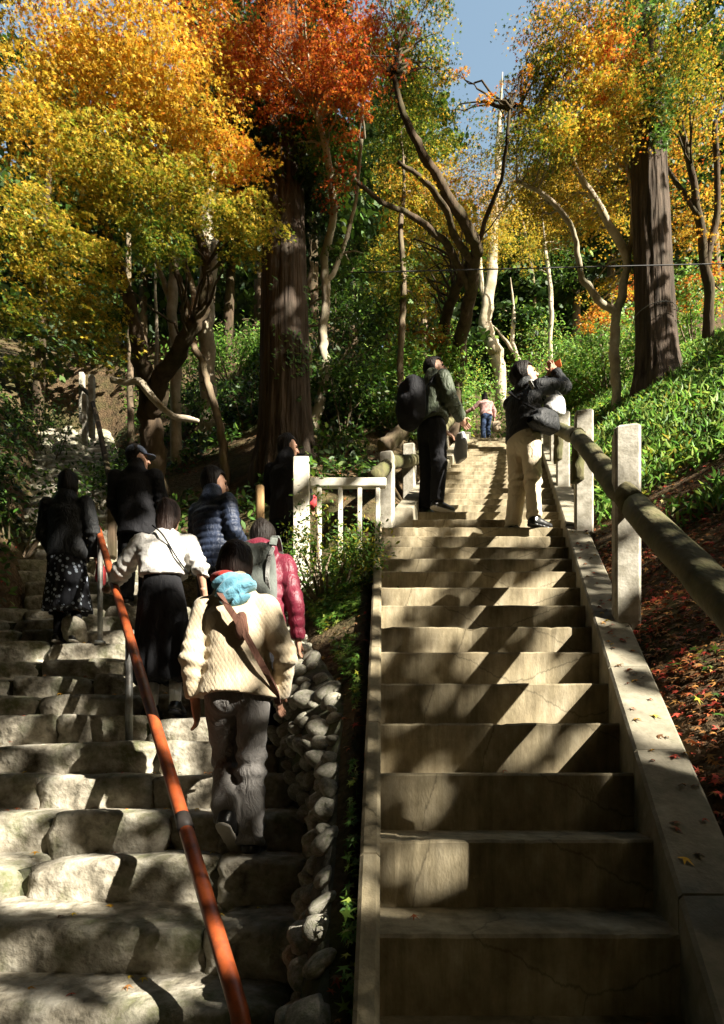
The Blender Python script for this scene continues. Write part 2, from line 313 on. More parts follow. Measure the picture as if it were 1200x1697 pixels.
# patches of sun in the place: outline (picture), distance, share of open sky in the leaves that shade it
LIT = [
 # broad first, finer patches after: each later outline overrides the earlier
 (_r(638, -60, 1230, 470), 0, .90), (_r(638, 470, 1060, 710), 0, .88), (_r(-20, -60, 420, 340), 0, .93), (_r(380, -60, 640, 215), 0, .86),
 (_r(1046, 190, 1125, 650), 0, .06), (_r(720, 380, 800, 660), 0, .45),
 # concrete flight
 ([(802, 1133), (1005, 1133), (975, 1199), (800, 1199), (790, 1165)], YRf, .88), ([(640, 967), (765, 967), (745, 1000), (640, 1000)], YRf, .8), ([(800, 967), (960, 967), (960, 1000), (780, 1000)], YRf, .75),
 ([(638, 1000), (740, 1000), (720, 1032), (638, 1032)], YRf, .85), ([(775, 1000), (900, 1000), (880, 1032), (770, 1032)], YRf, .75), (_r(638, 1032, 740, 1076), YRf, .7), ([(758, 1032), (990, 1032), (975, 1078), (745, 1078)], YRf, .82), ([(785, 1078), (1000, 1078), (985, 1132), (780, 1132)], YRf, .6),
 ([(690, 725), (915, 725), (930, 860), (640, 862)], YRf, .96), (_r(650, 868, 930, 900), YRf, .45), ([(720, 1440), (742, 1403), (758, 1440)], YRf, .95), (_r(638, 900, 930, 960), YRf, .12),
 ([(1030, 1130), (1095, 1130), (1105, 1205), (1035, 1200)], YRf, .9), (_r(930, 840, 1000, 880), YRf, .9), (_r(968, 975, 1015, 995), YRf, .8), (_r(1000, 1020, 1050, 1110), YRf, .45),
 # posts, bank, bushes, men on the right
 (_r(1010, 850, 1065, 975), 3.7, .95), (_r(1005, 710, 1050, 800), 3.7, .35), (_r(950, 680, 992, 840), 5.8, .9), (_r(915, 680, 950, 800), 7.9, .9), ([(1000, 800), (1060, 760), (1130, 900), (1130, 930)], 3.3, .45),
 (_r(960, 635, 1210, 775), 'g', .88), (_r(950, 775, 1210, 880), 'g', .40), (_r(1060, 1000, 1210, 1250), 'g', .62), (_r(1070, 900, 1210, 1000), 'g', .25),
 (_r(640, 550, 1060, 700), 13.5, .92), (_r(690, 540, 1060, 690), 16.0, .95), (_r(640, 570, 1060, 720), 11.5, .85), (_r(640, 500, 1060, 690), 17.5, .9), (_r(630, 600, 720, 760), 10.0, .7), (_r(640, 760, 690, 855), 'g', .8), (_r(1000, 560, 1060, 660), 12, .7),
 (_r(845, 715, 912, 885), 6.4, .80), (_r(880, 640, 945, 700), 6.4, .9), (_r(840, 570, 940, 660), 6.5, .4), (_r(690, 600, 765, 720), 7, .75), (_r(765, 630, 840, 725), 14.6, .9),
 # right trees
 (_r(1050, 285, 1105, 345), 10.5, .95), (_r(1055, 395, 1120, 480), 10.5, .5), (_r(1095, 480, 1125, 600), 10.5, .75), (_r(1000, 80, 1120, 250), 10.5, .7), (_r(640, 250, 790, 480), 9.5, .72), (_r(790, 240, 1060, 440), 11, .85), (_r(640, 260, 1120, 460), 20, .92), (_r(640, 260, 1120, 460), 13, .85), (_r(640, 90, 760, 250), 7.7, .35), (_r(860, 80, 1050, 240), 10.4, .7), (_r(1090, 80, 1210, 520), 11.6, .7), (_r(900, 0, 1210, 80), 10.3, .6), (_r(600, 0, 800, 80), 7.6, .45), (_r(940, 430, 1050, 640), 11, .8), (_r(790, 470, 850, 680), 11.5, .65), (_r(640, 480, 760, 600), 12.6, .5), (_r(680, 520, 780, 620), 9.4, .25), (_r(760, 250, 860, 450), 9.1, .4),
 (_r(780, 440, 1000, 560), 16, .35),
 # left trees
 ([(0, 60), (330, 60), (420, 180), (430, 300), (300, 330), (120, 330), (0, 330)], 6.6, .92), (_r(0, -20, 400, 70), 6.5, .85), ([(250, 300), (400, 320), (465, 380), (440, 400), (250, 360)], 6.8, .85), (_r(120, 360, 320, 430), 6.5, .65), (_r(0, 330, 190, 620), 6.5, .55), (_r(390, 0, 620, 210), 7.8, .78), (_r(490, 190, 600, 270), 8.3, .3), (_r(330, 60, 420, 190), 8, .7),
 # left slope, mostly in deep shade
 (_r(100, 430, 430, 780), 0, .0), (_r(430, 215, 600, 760), 0, .0), (_r(425, 330, 530, 790), 0, .0),
 (_r(350, 515, 428, 585), 13.2, .95), (_r(350, 515, 428, 585), 'g', .95), (_r(340, 585, 430, 740), 'g', .28), (_r(140, 560, 250, 640), 'g', .3), (_r(458, 395, 497, 555), 8.3, .45), (_r(480, 580, 505, 760), 8.3, .2), (_r(530, 440, 555, 690), 9.3, .5), (_r(275, 420, 300, 665), 10.5, .6), (_r(320, 380, 360, 560), 11, .6), (_r(180, 620, 335, 705), 7.95, .9), (_r(505, 660, 600, 760), 9.8, .15), (_r(120, 640, 165, 740), 11.3, .3), (_r(335, 600, 375, 760), 8.9, .3), (_r(560, 420, 600, 520), 9, .25),
 # fence, shrub, ivy
 (_r(484, 758, 640, 880), 5.6, .80), (_r(480, 875, 610, 960), 4.8, .5), (_r(500, 950, 610, 1015), 5.2, .5), (_r(440, 960, 610, 1030), 5.0, .35), (_r(490, 1030, 620, 1200), 3.9, .5), (_r(425, 805, 440, 870), 5.7, .6),
 # people
 (_r(212, 850, 340, 940), 4.25, .96), (_r(310, 870, 345, 985), 4.3, .9), (_r(180, 880, 240, 965), 4.5, .35), (_r(380, 845, 440, 890), 4.0, .75), (_r(425, 885, 485, 1035), 4.0, .8), (_r(385, 890, 440, 990), 3.85, .45), (_r(350, 940, 430, 1000), 2.85, .7), ([(330, 985), (470, 990), (485, 1090), (465, 1155), (310, 1150), (320, 1010)], 2.9, .86), (_r(340, 1150, 460, 1400), 2.95, .72), (_r(345, 1240, 400, 1290), 2.9, .5), (_r(222, 712, 250, 750), 6.6, .95), (_r(120, 790, 150, 870), 5.6, .5), (_r(345, 835, 380, 890), 5.3, .4), (_r(288, 1115, 310, 1160), 4.3, .9),
 # boulder steps, rail, cobbles
 (_r(115, 1226, 322, 1280), YLf, .97), (_r(400, 1288, 500, 1345), YLf, .95), (_r(260, 1245, 330, 1290), YLf, .9), (_r(430, 1350, 550, 1405), YLf, .97), (_r(100, 1355, 205, 1415), YLf, .7), ([(200, 1395), (240, 1290), (275, 1290), (250, 1400)], YLf, .85), (_r(100, 1412, 320, 1440), YLf, .55), (_r(430, 1410, 565, 1440), YLf, .75), (_r(115, 1035, 260, 1110), YLf, .45), (_r(225, 905, 255, 980), 5.5, .8), (_r(120, 995, 150, 1040), 5.6, .9), (_r(0, 1180, 120, 1440), YLf, .35),
 ([(160, 870), (175, 870), (335, 1435), (305, 1435)], lambda x, y: 2.3 + (1435 - y) / 565 * 3.4, .85), (_r(205, 1060, 230, 1230), 3.9, .85),
 ([(470, 1090), (520, 1090), (612, 1260), (612, 1440), (560, 1420), (470, 1170)], lambda x, y: 2.9 + (1250 - y) / 170 * 1.5, .85), (_r(250, 1440, 600, 1700), YLf, .3), (_r(0, 1440, 250, 1700), YLf, .3), (_r(700, 1500, 1150, 1700), lambda x, y: 1.75, .15),
 (_r(165, 650, 240, 720), 'g', .4), (_r(420, 1000, 620, 1220), 'g', .45),
 # shade kept inside them
 (_r(236, 940, 318, 1110), 0, .02), (_r(345, 895, 415, 950), 0, .08), (_r(670, 640, 712, 725), 0, .05), (_r(680, 725, 752, 855), 0, .06), (_r(832, 597, 862, 640), 0, .1), (_r(835, 640, 880, 715), 0, .12), (_r(185, 750, 260, 850), 0, .0), (_r(50, 870, 155, 1060), 0, .0), (_r(50, 770, 128, 870), 0, .0), (_r(155, 745, 260, 850), 0, .0), (_r(318, 770, 362, 880), 0, .0), (_r(330, 790, 360, 850), 0, .03), (_r(458, 780, 485, 880), 0, .0), (_r(120, 1290, 205, 1345), 0, .1), (_r(200, 1110, 330, 1225), 0, .05), (_r(120, 1112, 215, 1180), 0, .05), (_r(638, 1205, 1040, 1280), 0, .0), (_r(638, 1290, 1060, 1392), 0, .0), (_r(760, 1395, 1100, 1440), 0, 0), (_r(638, 1080, 770, 1198), 0, .04), (_r(660, 1400, 715, 1440), 0, 0), (_r(600, 1440, 1110, 1700), 0, .02), 
 ([(156, 868), (180, 868), (345, 1440), (298, 1440)], 0, .95), ([(470, 1060), (520, 1085), (600, 1220), (600, 1560), (470, 1560), (490, 1330)], 0, .72), ([(330, 985), (470, 990), (485, 1090), (465, 1155), (310, 1150), (320, 1010)], 2.9, .87), (_r(427, 885, 490, 1035), 0, .87), (_r(340, 955, 425, 1000), 0, .87), (_r(345, 1200, 460, 1400), 0, .6),
]
# ---------------------------------------------------------------- the lie of the land (heights relative to the eye)
def hl(Y):
    Y = np.asarray(Y, float)
    z = np.where(Y < 6.54, -2.067 + .588 * Y, np.where(Y < 16, 1.78 + .8 * (Y - 6.54), 9.35 + .62 * (Y - 16)))
    return np.maximum(z, -2.1)
def hr(Y):
    Y = np.asarray(Y, float)
    z = np.where(Y < 14.75, -1.62 + .663 * Y, np.where(Y < 16.0, 8.16, np.where(Y < 21, 8.16 + 1.05 * (Y - 16.0), 13.41 + .6 * (Y - 21))))
    return np.maximum(z, -2.1)
# right flight
RT, RR = .347, .23
def rY(n): return 2.08 + RT * n
def rZ(n): return -.24 + RR * n
def r_right(Y): return .258 * Y + .467
def r_left(Y): return .034 * Y - .005 if Y < 6.45 else .258 * Y - 1.15
# left flight
LT, LR = .34, .20
def lY(m): return 2.80 + LT * m
def lZ(m): return -.42 + LR * m
def l_right(Y): return -.18 - .36 * (max(Y, 2.98) - 2.9)
def l_left(Y): return l_right(Y) - 2.7
def lu_right(Y): return -2.05 - .5 * (Y - 6.54)
def lu_left(Y): return lu_right(Y) - 1.7
def w_h(Y): return float(np.interp(Y, [1, 2.9, 4.0, 4.8, 6.5], [.42, .50, .46, .38, .22]))
def w_out(Y): return min(.0 - .26 * (Y - 2.9), -.105)

def row(Y):
    """knots (X, z) of the ground across the slope at distance Y"""
    zl = float(hl(Y)); zr = float(hr(Y)); rl = r_left(Y); rr = r_right(Y)
    def near():
        lr = l_right(Y); ll = l_left(Y); wo = w_out(Y); wo = min(max(wo, lr + .09), rl - .15)
        return [(-40, zl + 9), (ll - 3.5, zl + 1.9), (ll - .35, zl + .35), (ll - .06, zl + .05), (ll, zl - .4), (lr + .04, zl - .4), (lr + .06, zl - .1), (wo, zl + w_h(Y)), (max(rl - .09, wo + .01), max(min(zr - .02, zl + w_h(Y) + .6 * max(rl - .09 - wo, 0)), zl + w_h(Y) - .12)), (rl - .02, zr - .6),
                (rr + .05, zr - .6), (rr + .2, zr + .05), (rr + .5, zr + .25), (rr + 3, zr + 2.0), (40, zr + 12)]
    def far():
        lr = lu_right(Y); ll = lu_left(Y); ex = 2.9 * float(smooth(7, 14, Y)); xm = (lr + rl) / 2
        zm = max(zl, zr) + ex * .9 + .1
        return [(-40, zl + 9), (ll - 3.5, zl + 2.2), (ll - .35, zl + .35), (ll - .06, zl + .05), (ll, zl - .5), (lr + .04, zl - .5), (lr + .06, zl + .02), (lr + .5, zl + .2), ((lr * .62 + rl * .38), zl * .4 + zm * .6), (xm, zm), (max(rl - .5, xm + .1), zr + .25 * (zm - zr) + .1), (rl - .02, zr - .5),
                (rr + .05, zr - .5), (rr + .2, zr + .1), (rr + .5, zr + .3), (rr + 3, zr + 2.0), (40, zr + 12)]
    def top():
        return [(-40, zl + 9), (lu_left(14) - 2, zl + 1.5), (-5, max(zl, zr) + 2.3), (-1.5, max(zl, zr) + 2.4), (2.3, zr - .04), (4.8, zr - .04), (9, zr + 2.4), (40, zr + 12)]
    return near, far, top
XG = np.unique(np.concatenate([np.arange(-40, -8, 1.0), np.arange(-8, -4, .25), np.arange(-4, 3, .06), np.arange(3, 8, .2), np.arange(8, 41, 1.0)]))
YG = np.unique(np.concatenate([np.arange(-14, 1, 1.0), np.arange(1, 9, .1), np.arange(9, 18, .25), np.arange(18, 62, 1.5)]))
def prof(k):
    k = sorted(k, key=lambda q: q[0]); return np.interp(XG, [q[0] for q in k], [q[1] for q in k])
HG = np.zeros((len(YG), len(XG)))
for i, Y in enumerate(YG):
    near, far, top = row(Y)
    a = float(smooth(6.3, 7.3, Y)); b = float(smooth(14.8, 16.5, Y))
    z = 0
    if a < 1: z = z + (1 - a) * prof(near())
    if a > 0: z = z + a * (1 - b) * prof(far()) if b < 1 else z
    if b > 0: z = z + b * prof(top())
    HG[i] = z
XX, YY = np.meshgrid(XG, YG)
def bumps(X, Y): return .5 * np.sin(X * 1.9 + 1.3 * np.sin(Y * 1.1)) * np.sin(Y * 2.3 + X * .7) + .5 * np.sin(X * 4.7 + Y * 3.1) * np.sin(Y * 5.3 - X * 2.2)
HG = HG + .035 * bumps(XX, YY) * (np.abs(XX) > .0)
def ground(X, Y):
    """eye-relative ground height, bilinear"""
    X = np.clip(np.asarray(X, float), XG[0], XG[-1] - 1e-6); Y = np.clip(np.asarray(Y, float), YG[0], YG[-1] - 1e-6)
    i = np.clip(np.searchsorted(YG, Y, 'right') - 1, 0, len(YG) - 2); j = np.clip(np.searchsorted(XG, X, 'right') - 1, 0, len(XG) - 2)
    fy = (Y - YG[i]) / (YG[i + 1] - YG[i]); fx = (X - XG[j]) / (XG[j + 1] - XG[j])
    return (HG[i, j] * (1 - fx) + HG[i, j + 1] * fx) * (1 - fy) + (HG[i + 1, j] * (1 - fx) + HG[i + 1, j + 1] * fx) * fy
def G(X, Y): return float(ground(X, Y)) + EZ
ny, nx = HG.shape
ids = np.arange(ny * nx).reshape(ny, nx)
me = mesh_np('ground', np.stack([XX, YY, HG + EZ], -1).reshape(-1, 3), np.stack([ids[:-1, :-1], ids[:-1, 1:], ids[1:, 1:], ids[1:, :-1]], -1).reshape(-1, 4))
setting('ground', me, M['soil'], True)

# ---------------------------------------------------------------- right flight: cast concrete steps between kerbs
stairs_r = setting('concrete_staircase')
g = np.random.default_rng(3)
for n in range(-5, 37):
    y0 = rY(n); y1 = y0 + RT + .08; z = rZ(n) + EZ + g.normal(0, .002)
    xl = r_left(y0 + .01) - .02 if n <= 12 else .258 * y0 - 1.15
    xl1 = xl if n <= 12 else .258 * y1 - 1.15
    xr = r_right(y0) + .03; xr1 = r_right(y1) + .03
    if n == 36: y1 = 16.2; xl1 = .258 * y1 - 1.15; xr1 = r_right(y1) + .03
    c = .010; zb = z - RR - .06
    pr = [(0, zb), (0, z - c), (c / (y1 - y0), z), (1, z), (1, zb)]
    vs = []; nseg = 44
    for k in range(nseg + 1):
        u = k / nseg
        for t, zz in pr:
            a = xl + (xl1 - xl) * t; b = xr + (xr1 - xr) * t
            chip = (.004 * mnoise.noise(Vector((u * 9, n * 3.1, 0))) - .012 * max(0, mnoise.noise(Vector((u * 34, n * 7.7, 3))) - .22) - .03 * max(0, mnoise.noise(Vector((u * 15, n * 5.3, 9))) - .42)) if 0 < t < .2 or zz == z - c else 0
            vs.append((a + (b - a) * u, y0 + (y1 - y0) * t - (min(chip, .003) if t == 0 and zz > zb else 0), zz + min(chip, .002)))
    fs = []
    for k in range(nseg):
        for q in range(5): fs.append((k * 5 + q, (k + 1) * 5 + q, (k + 1) * 5 + (q + 1) % 5, k * 5 + (q + 1) % 5))
    fs.append((0, 1, 2, 3, 4)); fs.append(tuple(nseg * 5 + q for q in (4, 3, 2, 1, 0)))
    # keep object coordinates local, so that no two steps share one stain pattern
    loc = np.array([xl + g.uniform(-.4, .4), y0, z])
    link('step', mesh_from('step', np.array(vs) - loc, fs), M['concrete'], stairs_r, loc=loc)

def kerb_block(ya, yb, xin, xout, lift, parent, deep=.62, name='kerb_stone', m='kerb'):
    g_ = .004; ya += g_; yb -= g_
    def sec(y): 
        z = float(hr(min(y, 14.75))) + lift + EZ; b = .012
        return [(xin(y), y, z - deep), (xin(y), y, z - b), (xin(y) + b, y, z), (xout(y) - b, y, z), (xout(y), y, z - b), (xout(y), y, z - deep)]
    vs = sec(ya) + sec(yb); fs = [(i, (i + 1) % 6, (i + 1) % 6 + 6, i + 6) for i in range(6)] + [(5, 4, 3, 2, 1, 0), (6, 7, 8, 9, 10, 11)]
    loc = np.array(vs).mean(0)
    link(name, mesh_from(name, np.array(vs) - loc, fs), M[m], parent, loc=loc)
edges = [.4, 1.05, 1.75, 2.42, 3.1, 3.8, 4.45, 5.2, 5.9]
for a, b in zip(edges[:-1], edges[1:]): kerb_block(a, b, r_right, lambda y: r_right(y) + .21, .10, stairs_r)
edges = [5.9, 6.7, 7.5, 8.4, 9.3, 10.2, 11.2, 12.2, 13.4, 14.75]
for a, b in zip(edges[:-1], edges[1:]): kerb_block(a, b, lambda y: r_right(y) + .002, lambda y: r_right(y) + .25, .12, stairs_r)
edges = [.5, 1.3, 2.0, 2.75, 3.5, 4.3, 5.1, 5.8, 6.42]
for a, b in zip(edges[:-1], edges[1:]): kerb_block(a, b, lambda y: .034 * y - .075, lambda y: .034 * y - .008, .02, stairs_r, deep=1.2, m='concrete')
edges = [6.6, 7.4, 8.2, 9.1, 10, 11, 12.2, 13.4, 14.75]
for a, b in zip(edges[:-1], edges[1:]): kerb_block(a, b, lambda y: r_left(7) + .258 * (y - 7) - .2, lambda y: r_left(7) + .258 * (y - 7) + .0, .12, stairs_r)

# ---------------------------------------------------------------- left flight: rough boulders set as steps
stairs_l = setting('boulder_staircase')
g = np.random.default_rng(8)
for m in range(-5, 12):
    y0 = lY(m); z = lZ(m) + EZ; x = l_right(y0) + g.uniform(-.05, .03); xe = l_left(y0)
    while x > xe:
        w = g.choice([.42, .6, .85, 1.15]) * g.uniform(.85, 1.15); d = LT + .22 + g.uniform(0, .06); hgt = LR + .12
        gap = g.uniform(-.02, .012)
        me = stone_mesh('stone', w - gap, d, hgt, g.uniform(0, 900), n=11 if m < 5 else 7, power=8.5, rough=.06)
        o = link('stone', me, M['stone'], stairs_l, True, loc=(x - w / 2, y0 + d / 2 - .02 + g.uniform(-.03, .03), z - hgt / 2 + g.uniform(-.014, .012)))
        o.rotation_euler = (g.normal(0, .02), g.normal(0, .02), g.normal(0, .05))
        x -= w
for k in range(0, 32):                                              # upper run, steeper and narrower
    y0 = 6.54 + .30 * (k + 1); z = 1.78 + .24 * (k + 1) + EZ; x = lu_right(y0); xe = lu_left(y0)
    while x > xe + .1:
        w = g.uniform(.5, .95); d = .46
        me = stone_mesh('stone', w - .02, d, .34, g.uniform(0, 900), n=4, power=6, rough=.03)
        link('stone', me, M['stone'], stairs_l, True, loc=(x - w / 2, y0 + d / 2, z - .17 + g.uniform(-.01, .01)))
        x -= w
# earth packed behind and between the step stones
vs = []; fs = []
for m in range(-5, 12):
    y0 = lY(m); z = lZ(m) + EZ - .05
    b = len(vs)
    for (yy, zz) in ((y0 + .05, z - .2), (y0 + .05, z), (y0 + LT + .1, z)):
        vs += [(l_left(y0) - .05, yy, zz), (l_right(y0) + .06, yy, zz)]
    fs += [(b, b + 1, b + 3, b + 2), (b + 2, b + 3, b + 5, b + 4)]
link('packed_earth', mesh_from('packed_earth', vs, fs), M['mortar'], stairs_l)

# ---------------------------------------------------------------- river cobble wall along the right of the boulder steps
wall = thing('cobble_wall', 'low sloping wall of rounded river cobbles beside the boulder steps', 'wall', (-.4, 3.6, EZ))
bm = MB(); Ys = np.arange(1.2, 6.4, .2); sec = []
for Y in Ys:
    zl = float(hl(Y)) + EZ; xf = l_right(Y); xo = w_out(Y)
    sec.append([(xf - .02, Y, zl - .45), (xf + .0, Y, zl + .02), (xf + (xo - xf) * .25, Y, zl + w_h(Y) * .72), (xo, Y, zl + w_h(Y)), (xo + .06, Y, zl + w_h(Y) - .03), (xo + .06, Y, zl - .4)])
vs = [p for s in sec for p in s]; fs = []
for i in range(len(sec) - 1):
    for q in range(5): fs.append((i * 6 + q, i * 6 + q + 1, (i + 1) * 6 + q + 1, (i + 1) * 6 + q))
wl = np.array(wall.location)
link('mortar_bed', mesh_from('mortar_bed', np.array(vs) - wl, fs), M['mortar'], wall, True)
protos = [stone_mesh('cobble', 1, 1, 1, 40 + i * 7, n=4, power=2.3, rough=.10) for i in range(9)]
for p in protos: p.materials.append(M['cobble']); p.polygons.foreach_set('use_smooth', np.ones(len(p.polygons), bool))
g = np.random.default_rng(21)
for Y in np.arange(1.7, 6.3, .118):
    xf = l_right(Y); xo = w_out(Y); L = abs(xo - xf) + w_h(Y); nrow = max(3, int(round(L / .115)))
    for r in range(nrow):
        t = (r + .5 + g.uniform(-.15, .15)) / nrow; yy = Y + g.uniform(-.05, .05) + (.065 if r % 2 else 0)
        xf = l_right(yy); xo = w_out(yy); zl = float(hl(yy)) + EZ
        # section of the bed: foot, riser face, sloping top
        path = np.array([(xf, zl - .06), (xf, zl + .04), (xf + (xo - xf) * .25, zl + w_h(yy) * .72), (xo, zl + w_h(yy))])
        seg = np.r_[0, np.cumsum(np.linalg.norm(np.diff(path, axis=0), axis=1))]; s = t * seg[-1]
        px = np.interp(s, seg, path[:, 0]); pz = np.interp(s, seg, path[:, 1])
        o = link('cobble', protos[g.integers(9)], None, wall, loc=np.array([px, yy, pz]) - wl)
        w = g.choice([.085, .105, .13, .155]) * g.uniform(.9, 1.1); o.scale = (w * g.uniform(.8, 1.0), w * g.uniform(.9, 1.3), w * g.uniform(.5, .65))
        o.rotation_euler = (.45 + g.normal(0, .15), -.45 + g.normal(0, .2), g.uniform(0, 6.28))

# boulder beside the rail, pale
o = link('boulder', stone_mesh('boulder', .2, .2, .26, 77, n=6, power=3, rough=.1), M['stone'], None, True, loc=(-2.68, 5.62, 1.30 + EZ))
tag(o, 'small pale upright boulder on the boulder steps behind the red rail', 'boulder')

# ---------------------------------------------------------------- red pipe handrail on the boulder steps
M['dark_band'] = mat('dark_band', [(.3, (.02, .018, .016)), (.7, (.06, .05, .045))], rough=.5, bump=.1)
rail = thing('handrail', 'red painted pipe handrail on grey posts up the boulder steps', 'handrail', (-1.5, 3.9, EZ + .18))
ro = np.array(rail.location)
def RP(s): return np.array([-.63 - 1.34 * s, 2.3 + 2.45 * s, -.363 + 1.893 * s + EZ])
b = MB(); pts = [RP(s) for s in np.linspace(-.17, 1.42, 30)]
p0 = RP(-.17); pts = [p0 + np.array([.05, -.07, -.42]), p0 + np.array([.05, -.07, -.16]), p0 + np.array([.03, -.05, -.05])] + pts
b.tube(np.array(pts) - ro, .030, 14); b.link('rail', M['red_paint'], rail, True)
b = MB(); b.tube(np.array([RP(.062), RP(.09)]) - ro, .034, 14); b.link('joint_sleeve', M['dark_band'], rail, True)
for s, zf in ((.655, .16), (1.33, 1.16), (-.3, -.9)):
    p = RP(s) - np.array([0, 0, .03])
    if s < 0: continue
    b = MB(); b.tube(np.array([[p[0], p[1], zf + EZ], p]) - ro, .024, 12); b.link('post', M['grey_metal'], rail, True)
    b = MB(); b.tube(np.array([[p[0], p[1], zf + EZ + .005], [p[0], p[1], zf + EZ + .03]]) - ro, .05, 12); b.link('base_flange', M['grey_metal'], rail, True)

# ---------------------------------------------------------------- weathered log railing on the right of the concrete flight
lr_ = thing('log_railing', 'mossy log handrail on pale square concrete posts right of the concrete steps', 'railing', (1.6, 3.7, EZ + 1.0))
lo = np.array(lr_.location)
def rot_z(a): return np.array([[math.cos(a), -math.sin(a), 0], [math.sin(a), math.cos(a), 0], [0, 0, 1]])
def conc_post(x, y, zb, zt, w, parent, o0, name='post', m=None, lean=0):
    b = MB(); Rm = rot_z(-.25) @ np.array([[1, 0, lean], [0, 1, 0], [0, 0, 1]])
    b.box((0, 0, 0), (w, w, zt - zb + .3), Rm, .016)
    o = b.link(name, m or M['post'], parent); o.location = tuple(np.array([x, y, (zt + zb - .3) / 2 + EZ]) - o0)
    return o
posts = [(1.62, 3.7, 1.10, 2.09, .148), (2.13, 5.8, 2.53, 3.43, .165), (2.63, 7.9, 3.85, 4.66, .165), (3.2, 10.0, 5.25, 6.1, .165), (3.72, 12.1, 6.65, 7.5, .165), (1.12, 1.6, -.3, .62, .148)]
for p in posts: conc_post(*p, lr_, lo)
def logseg(A, B, r, seed, parent, o0, m='log', name='log'):
    pts = np.linspace(A, B, 12); pts[1:-1] += np.random.default_rng(seed).normal(0, .006, (10, 3))
    b = MB(); b.tube(pts - o0, r, 14, True, .03, seed); b.link(name, M[m], parent, True)
def LP(Y):
    Ys_ = [1.4, 2.8, 3.6, 5.7, 7.8, 10, 12.2]; 
    return np.array([np.interp(Y, Ys_, [1.11, 1.44, 1.58, 2.03, 2.53, 3.08, 3.6]), Y, np.interp(Y, Ys_, [.02, 1.07, 1.62, 3.16, 4.42, 5.86, 7.3]) + EZ])
logseg(LP(1.3), LP(3.42), .070, 1, lr_, lo); logseg(LP(3.44), LP(5.62), .070, 2, lr_, lo); logseg(LP(5.64), LP(7.75), .07, 3, lr_, lo)
logseg(LP(7.77), LP(9.95), .07, 4, lr_, lo); logseg(LP(9.97), LP(12.1), .07, 5, lr_, lo)
for Y in (5.72, 7.85):
    p = LP(Y); logseg(p + np.array([.0, -.05, .0]), p + np.array([.02, .02, -.42]), .06, 6, lr_, lo, name='bracket')
# its twin on the left edge of the upper run
ll_ = thing('log_railing', 'short mossy log handrail left of the men on the concrete steps', 'railing', (.3, 6.5, EZ + 2.6))
lo2 = np.array(ll_.location)
conc_post(.27, 6.52, 2.6, 3.42, .15, ll_, lo2); conc_post(.62, 7.9, 3.5, 4.25, .16, ll_, lo2); conc_post(1.1, 9.6, 4.65, 5.4, .16, ll_, lo2)
conc_post(1.55, 11.4, 5.9, 6.75, .16, ll_, lo2); conc_post(2.05, 13.2, 7.1, 8.0, .16, ll_, lo2)
Q = [np.array(q) + np.array([0, 0, EZ]) for q in ((.12, 5.9, 2.86), (.32, 6.7, 3.42), (.70, 8.0, 4.12), (1.17, 9.7, 5.3), (1.62, 11.5, 6.6), (2.12, 13.3, 7.85))]
for i in range(5): logseg(Q[i], Q[i + 1] - (Q[i + 1] - Q[i]) * .01, .075, 30 + i, ll_, lo2)

# ---------------------------------------------------------------- pale wooden fence behind the shrub
fence = thing('picket_fence', 'pale wooden balustrade fence with one thick square post behind the shrub', 'fence', (-.5, 5.6, EZ + 1.3))
fo = np.array(fence.location)
def bar(px0, py0, px1, py1, Y, name, dep=.05, m='white_paint', Y1=None):
    A = W(px0, py0, Y); B = W(px1, py1, Y1 or Y); b = MB(); c = (A + B) / 2
    b.box(c - fo, (abs(B[0] - A[0]), dep, abs(B[2] - A[2])), None, .006); return b.link(name, M[m], fence)
bar(487, 762, 513, 1010, 5.6, 'corner_post', .14)
bar(514, 794, 640, 808, 5.62, 'top_rail', .07)
for x in (529, 564, 596, 626): bar(x - 4, 809, x + 4, 960, 5.62, 'baluster', .045)
bar(514, 958, 640, 974, 5.60, 'bottom_rail', .06)
for x in (518, 545): bar(x - 9, 950, x + 9, 1012, 5.2, 'stub_post', .09)
b = link('wooden_post', None, None)
COL.objects.unlink(b); bpy.data.objects.remove(b)
bm = MB(); A = W(432, 1000, 5.7); B = W(431, 806, 5.7); bm.tube(np.array([A, (A + B) / 2, B]), .04, 12, True, .04, 3)
tag(bm.link('wooden_post', M['wood_post'], None, True), 'bare tan wooden post standing before the dark cedar trunk', 'post')

# ---------------------------------------------------------------- stone posts and rail of the upper left run
up = thing('post_railing', 'pale stone posts with a dark rail up the far left steps', 'railing', (-5, 11, EZ + 6))
uo = np.array(up.location)
for (px, y0, y1, Y, w) in ((152, 636, 712, 11.5, 9), (141, 668, 720, 11.2, 8), (186, 800, 905, 8.0, 12), (204, 880, 1000, 6.9, 14), (136, 630, 690, 13.2, 8)):
    A = W(px - w / 2, y0, Y); B = W(px + w / 2, y1, Y); b = MB(); c = (A + B) / 2
    b.box(c - uo, (B[0] - A[0], B[0] - A[0], A[2] - B[2] + .3), None, .01); b.link('post', M['post'] if Y > 8.5 else M['bark_dark'], up)
b = MB(); b.tube(catmull([W(214, 925, 6.7), W(186, 812, 8.0), W(154, 668, 11.5), W(134, 640, 13.2)], 6) - uo, .045, 8); b.link('rail', M['bark_dark'], up, True)
# overhead cables
for (a, q, lab) in ((((60, 97, 9), (330, 96, 9), (660, 93, 9)), .010, 'thin dark cable strung across the red maple top'), (((580, 452, 9), (820, 446, 9.5), (1240, 436, 10)), .009, 'thin dark cable strung behind the maple branches')):
    b = MB(); b.tube(catmull([W(*p) for p in a], 8), q, 6); tag(b.link('cable', M['cable'], None, True), lab, 'cable')
